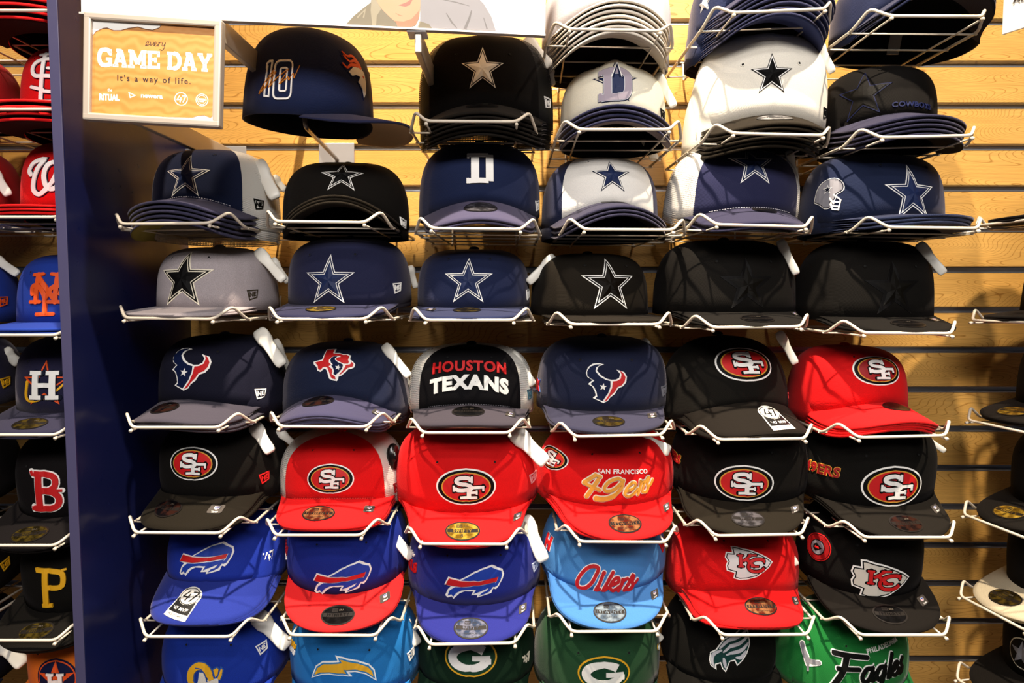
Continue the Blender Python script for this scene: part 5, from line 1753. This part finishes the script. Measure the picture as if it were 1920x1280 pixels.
# -- next bay on the far side of the bare slats
RB = [(424, 'black brim edge of the topmost cap in the sideways bay', '0F0B0C', '0F0B0C', 0, None), (600, 'black brim in the sideways bay level with the all black star caps', '0D0906', '0D0906', 0, None), (786, 'black brim with gold sticker in the sideways bay level with the bright red cap', '0D0906', '0F0A06', 3, 'gold'),
      (962, 'black cap with gold sticker in the sideways bay', '0B0906', '0F0B07', 9, 'gold'), (1114, 'black cap with pale grey brim in the sideways bay', '0C0907', 'B3A68C', 10, 'dgold'), (1268, 'black cap with pale emblem in the sideways bay at the frame corner', '0C0907', '0F0B07', 10, None)]
YR, XRB, YAWR = 1.130, .786, -80
for i, (y, lab, c, br, pit, skr) in enumerate(RB):
    zt = at(1845, y, 1.2).z
    d = math.radians(YAWR)
    ctr = Vector((XRB, YR, zt))
    fwd = Vector((math.sin(d), -math.cos(d), 0))
    r = make_basket('white wire basket of the sideways bay holding the ' + lab.split(' in the')[0], 0, 0, 0, 0, M=Matrix.Translation(ctr) @ Matrix.Rotation(d, 4, 'Z'), group='wire baskets of the sideways bay')
    seam = ctr - fwd * .064 + Vector((0, 0, .016 + .016 * (pit > 0)))
    NICK['rb%d' % i] = lab.split(' in the')[0] + ' in the sideways bay'
    make_cap('rb%d' % i, 0, 0, lab, 'fitted', c, brim=br, sticker=skr, st=(-.06, .5, 1.1, 8), pitch=pit, yaw=YAWR, org=seam, art=[(CRM, .6) + P(ell(0, 0, 26, 26, 24)), (BLK, .9) + P(ell(0, 0, 24, 24, 24)), (SIL, 1.2) + P(star_pts(22))] if i == 5 else None, ah=40, shape=dict(H=.112, slope=8 if pit == 0 else 14, a=.088, b=.100, W=.088), stack=2, dstack=(0, .004, -.010))

# ------------------------------------------------------------------ the wire baskets
BK_ = [('pale grey stack on the top shelf', 1070, 55, 1235, 58), ('navy stack on the top shelf', 1376, 24, 1544, 17), ('plain navy cap on the top shelf', 1671, 30, 1839, 31),
       ('black mesh back caps with solid white star', 800, 227, 968, 228), ('cream letter D caps', 1085, 243, 1255, 243), ('cream caps with black star', 1376, 250, 1540, 254), ('black and navy caps at the shelf end', 1653, 258, 1820, 254),
       ('navy caps with white mesh and curled brim', 228, 420, 394, 418), ('small black star caps', 518, 415, 683, 417), ('navy caps with white block letter D', 810, 428, 975, 430), ('white fronted navy caps', 1095, 430, 1262, 431), ('navy caps with white mesh sides', 1345, 421, 1508, 425), ('navy caps with helmet patch', 1668, 426, 1830, 428),
       ('heather grey star cap', 233, 596, 402, 598), ('navy star cap with gold sticker', 520, 598, 687, 598), ('navy snapback with outlined star', 797, 600, 964, 600), ('black cap with white outlined star', 1071, 608, 1235, 608), ('all black star cap beside the outlined one', 1337, 614, 1500, 612), ('all black star cap at the shelf end', 1620, 624, 1782, 625),
       ('charcoal bull head caps', 246, 801, 412, 801), ('navy caps with red state outline', 523, 799, 688, 800), ('black and white mesh lettered caps', 795, 811, 953, 811), ('navy flat brim bull head cap', 1082, 818, 1237, 815), ('black caps with round topped label', 1348, 824, 1507, 822), ('bright red curved brim caps', 1610, 820, 1772, 816),
       ('black oval emblem caps beside the divider', 250, 998, 417, 999), ('red and white mesh caps', 516, 1003, 678, 1003), ('red flat brim oval emblem cap', 788, 1019, 950, 1020), ('slouchy red script caps', 1087, 1015, 1248, 1016), ('black oval emblem cap beside the script cap', 1342, 1004, 1502, 1001), ('black cap with gold side lettering', 1622, 1007, 1780, 1007),
       ('blue buffalo caps with round topped label', 272, 1193, 434, 1193), ('blue buffalo cap with red brim', 543, 1190, 705, 1191), ('blue buffalo cap with blue brim', 806, 1208, 965, 1205), ('sky blue script cap', 1072, 1184, 1232, 1183), ('red arrowhead caps', 1356, 1190, 1512, 1189), ('black arrowhead cap', 1613, 1190, 1772, 1190)]
for s, x0, y0, x1, y1 in BK_:
    make_basket('white wire basket holding the ' + s, x0, y0, x1, y1)
for i, (y, s) in enumerate(((20, 'topmost red'), (205, 'interlocking letters red'), (407, 'script letter W red'), (628, 'orange lettered blue'), (815, 'letter H navy'), (1022, 'red letter B black'), (1200, 'gold letter P black'))):
    make_basket('white wire basket holding the %s caps behind the divider' % s, -58, y, 106, y)
    make_basket('white wire basket at the frame edge next to the %s caps' % s, -321, y, -157, y)
# bottom row of baskets just below the frame is not seen and is left out

# hook that carries the sideways cap
M = Matrix.Translation(at(632, 292, YW))
hk = empty('cap_hook', M)
tag(hk, 'grey wire hook on a wall plate carrying the sideways navy cap', 'hook')
MB().box((0, -.002, 0), (.066, .004, .046), bev=.001).build('wall_plate', plain('B4B2B6', 0.35, .5), hk)
Mi = M.inverted()
p0, p1 = Mi @ at(632, 299, YW - .004), Mi @ at(573, 238, 1.15)
p2 = Mi @ at(570, 216, 1.155)
p3 = p2 + Vector((0, .004, .085))
MB().tube(fillet([p0, p1, p2, p3], .010), .0036, 10).build('hook_wire', plain('A9A29C', 0.3, .6), hk, True)

# black puck tag on the red and white mesh cap
r = CAPS['r5c2']
pk = MB()
prof = [(.0, .014), (.004, .0145), (.007, .011), (.008, .006), (.013, .0045), (.014, .001)]
pk.tube([(z, 0, 0) for z, _ in prof], [rr for _, rr in prof], 18)
o = pk.build('security_tag', plain('0D0909', 0.25), r, True)
o['label'] = 'round black security tag'
c = at(736, 855, 1.155)
d = Vector((.55, -.8, .1)).normalized()
o.matrix_local = r.matrix_world.inverted() @ (Matrix.Translation(c) @ d.to_track_quat('X', 'Z').to_matrix().to_4x4() @ Matrix.Diagonal((1, .8, 1.5, 1)))

# loose ends hanging below the stacked caps: closure straps and a paper label
for key, pts, wd_, col, nm in (('r0c6', [(1716, 62, 1.24), (1738, 90, 1.25), (1749, 112, 1.25)], .016, '0E0C0C', 'back_strap'), ('r1c4', [(1210, 262, 1.26), (1222, 286, 1.27), (1230, 302, 1.27)], .017, 'D8D2C4', 'back_strap'), ('r0c6', [(1682, 62, 1.26), (1674, 102, 1.25)], .020, 'C9C4BE', 'care_label')):
    r = CAPS[key]
    ps = [at(*q) for q in pts]
    vs, fs = [], []
    for q in ps:
        for dx in (-wd_ / 2, wd_ / 2):
            for dy in (0, .0022):
                vs.append(q + Vector((dx, dy, 0)))
    for i in range(len(ps) - 1):
        a0 = i * 4
        for s_, t_ in ((0, 1), (1, 3), (3, 2), (2, 0)):
            fs.append((a0 + s_, a0 + t_, a0 + 4 + t_, a0 + 4 + s_))
    fs += [(0, 2, 3, 1), tuple(len(vs) - 4 + k for k in (0, 1, 3, 2))]
    o = mesh_obj(nm, vs, fs, fabric(col), r)
    o.matrix_local = r.matrix_world.inverted()
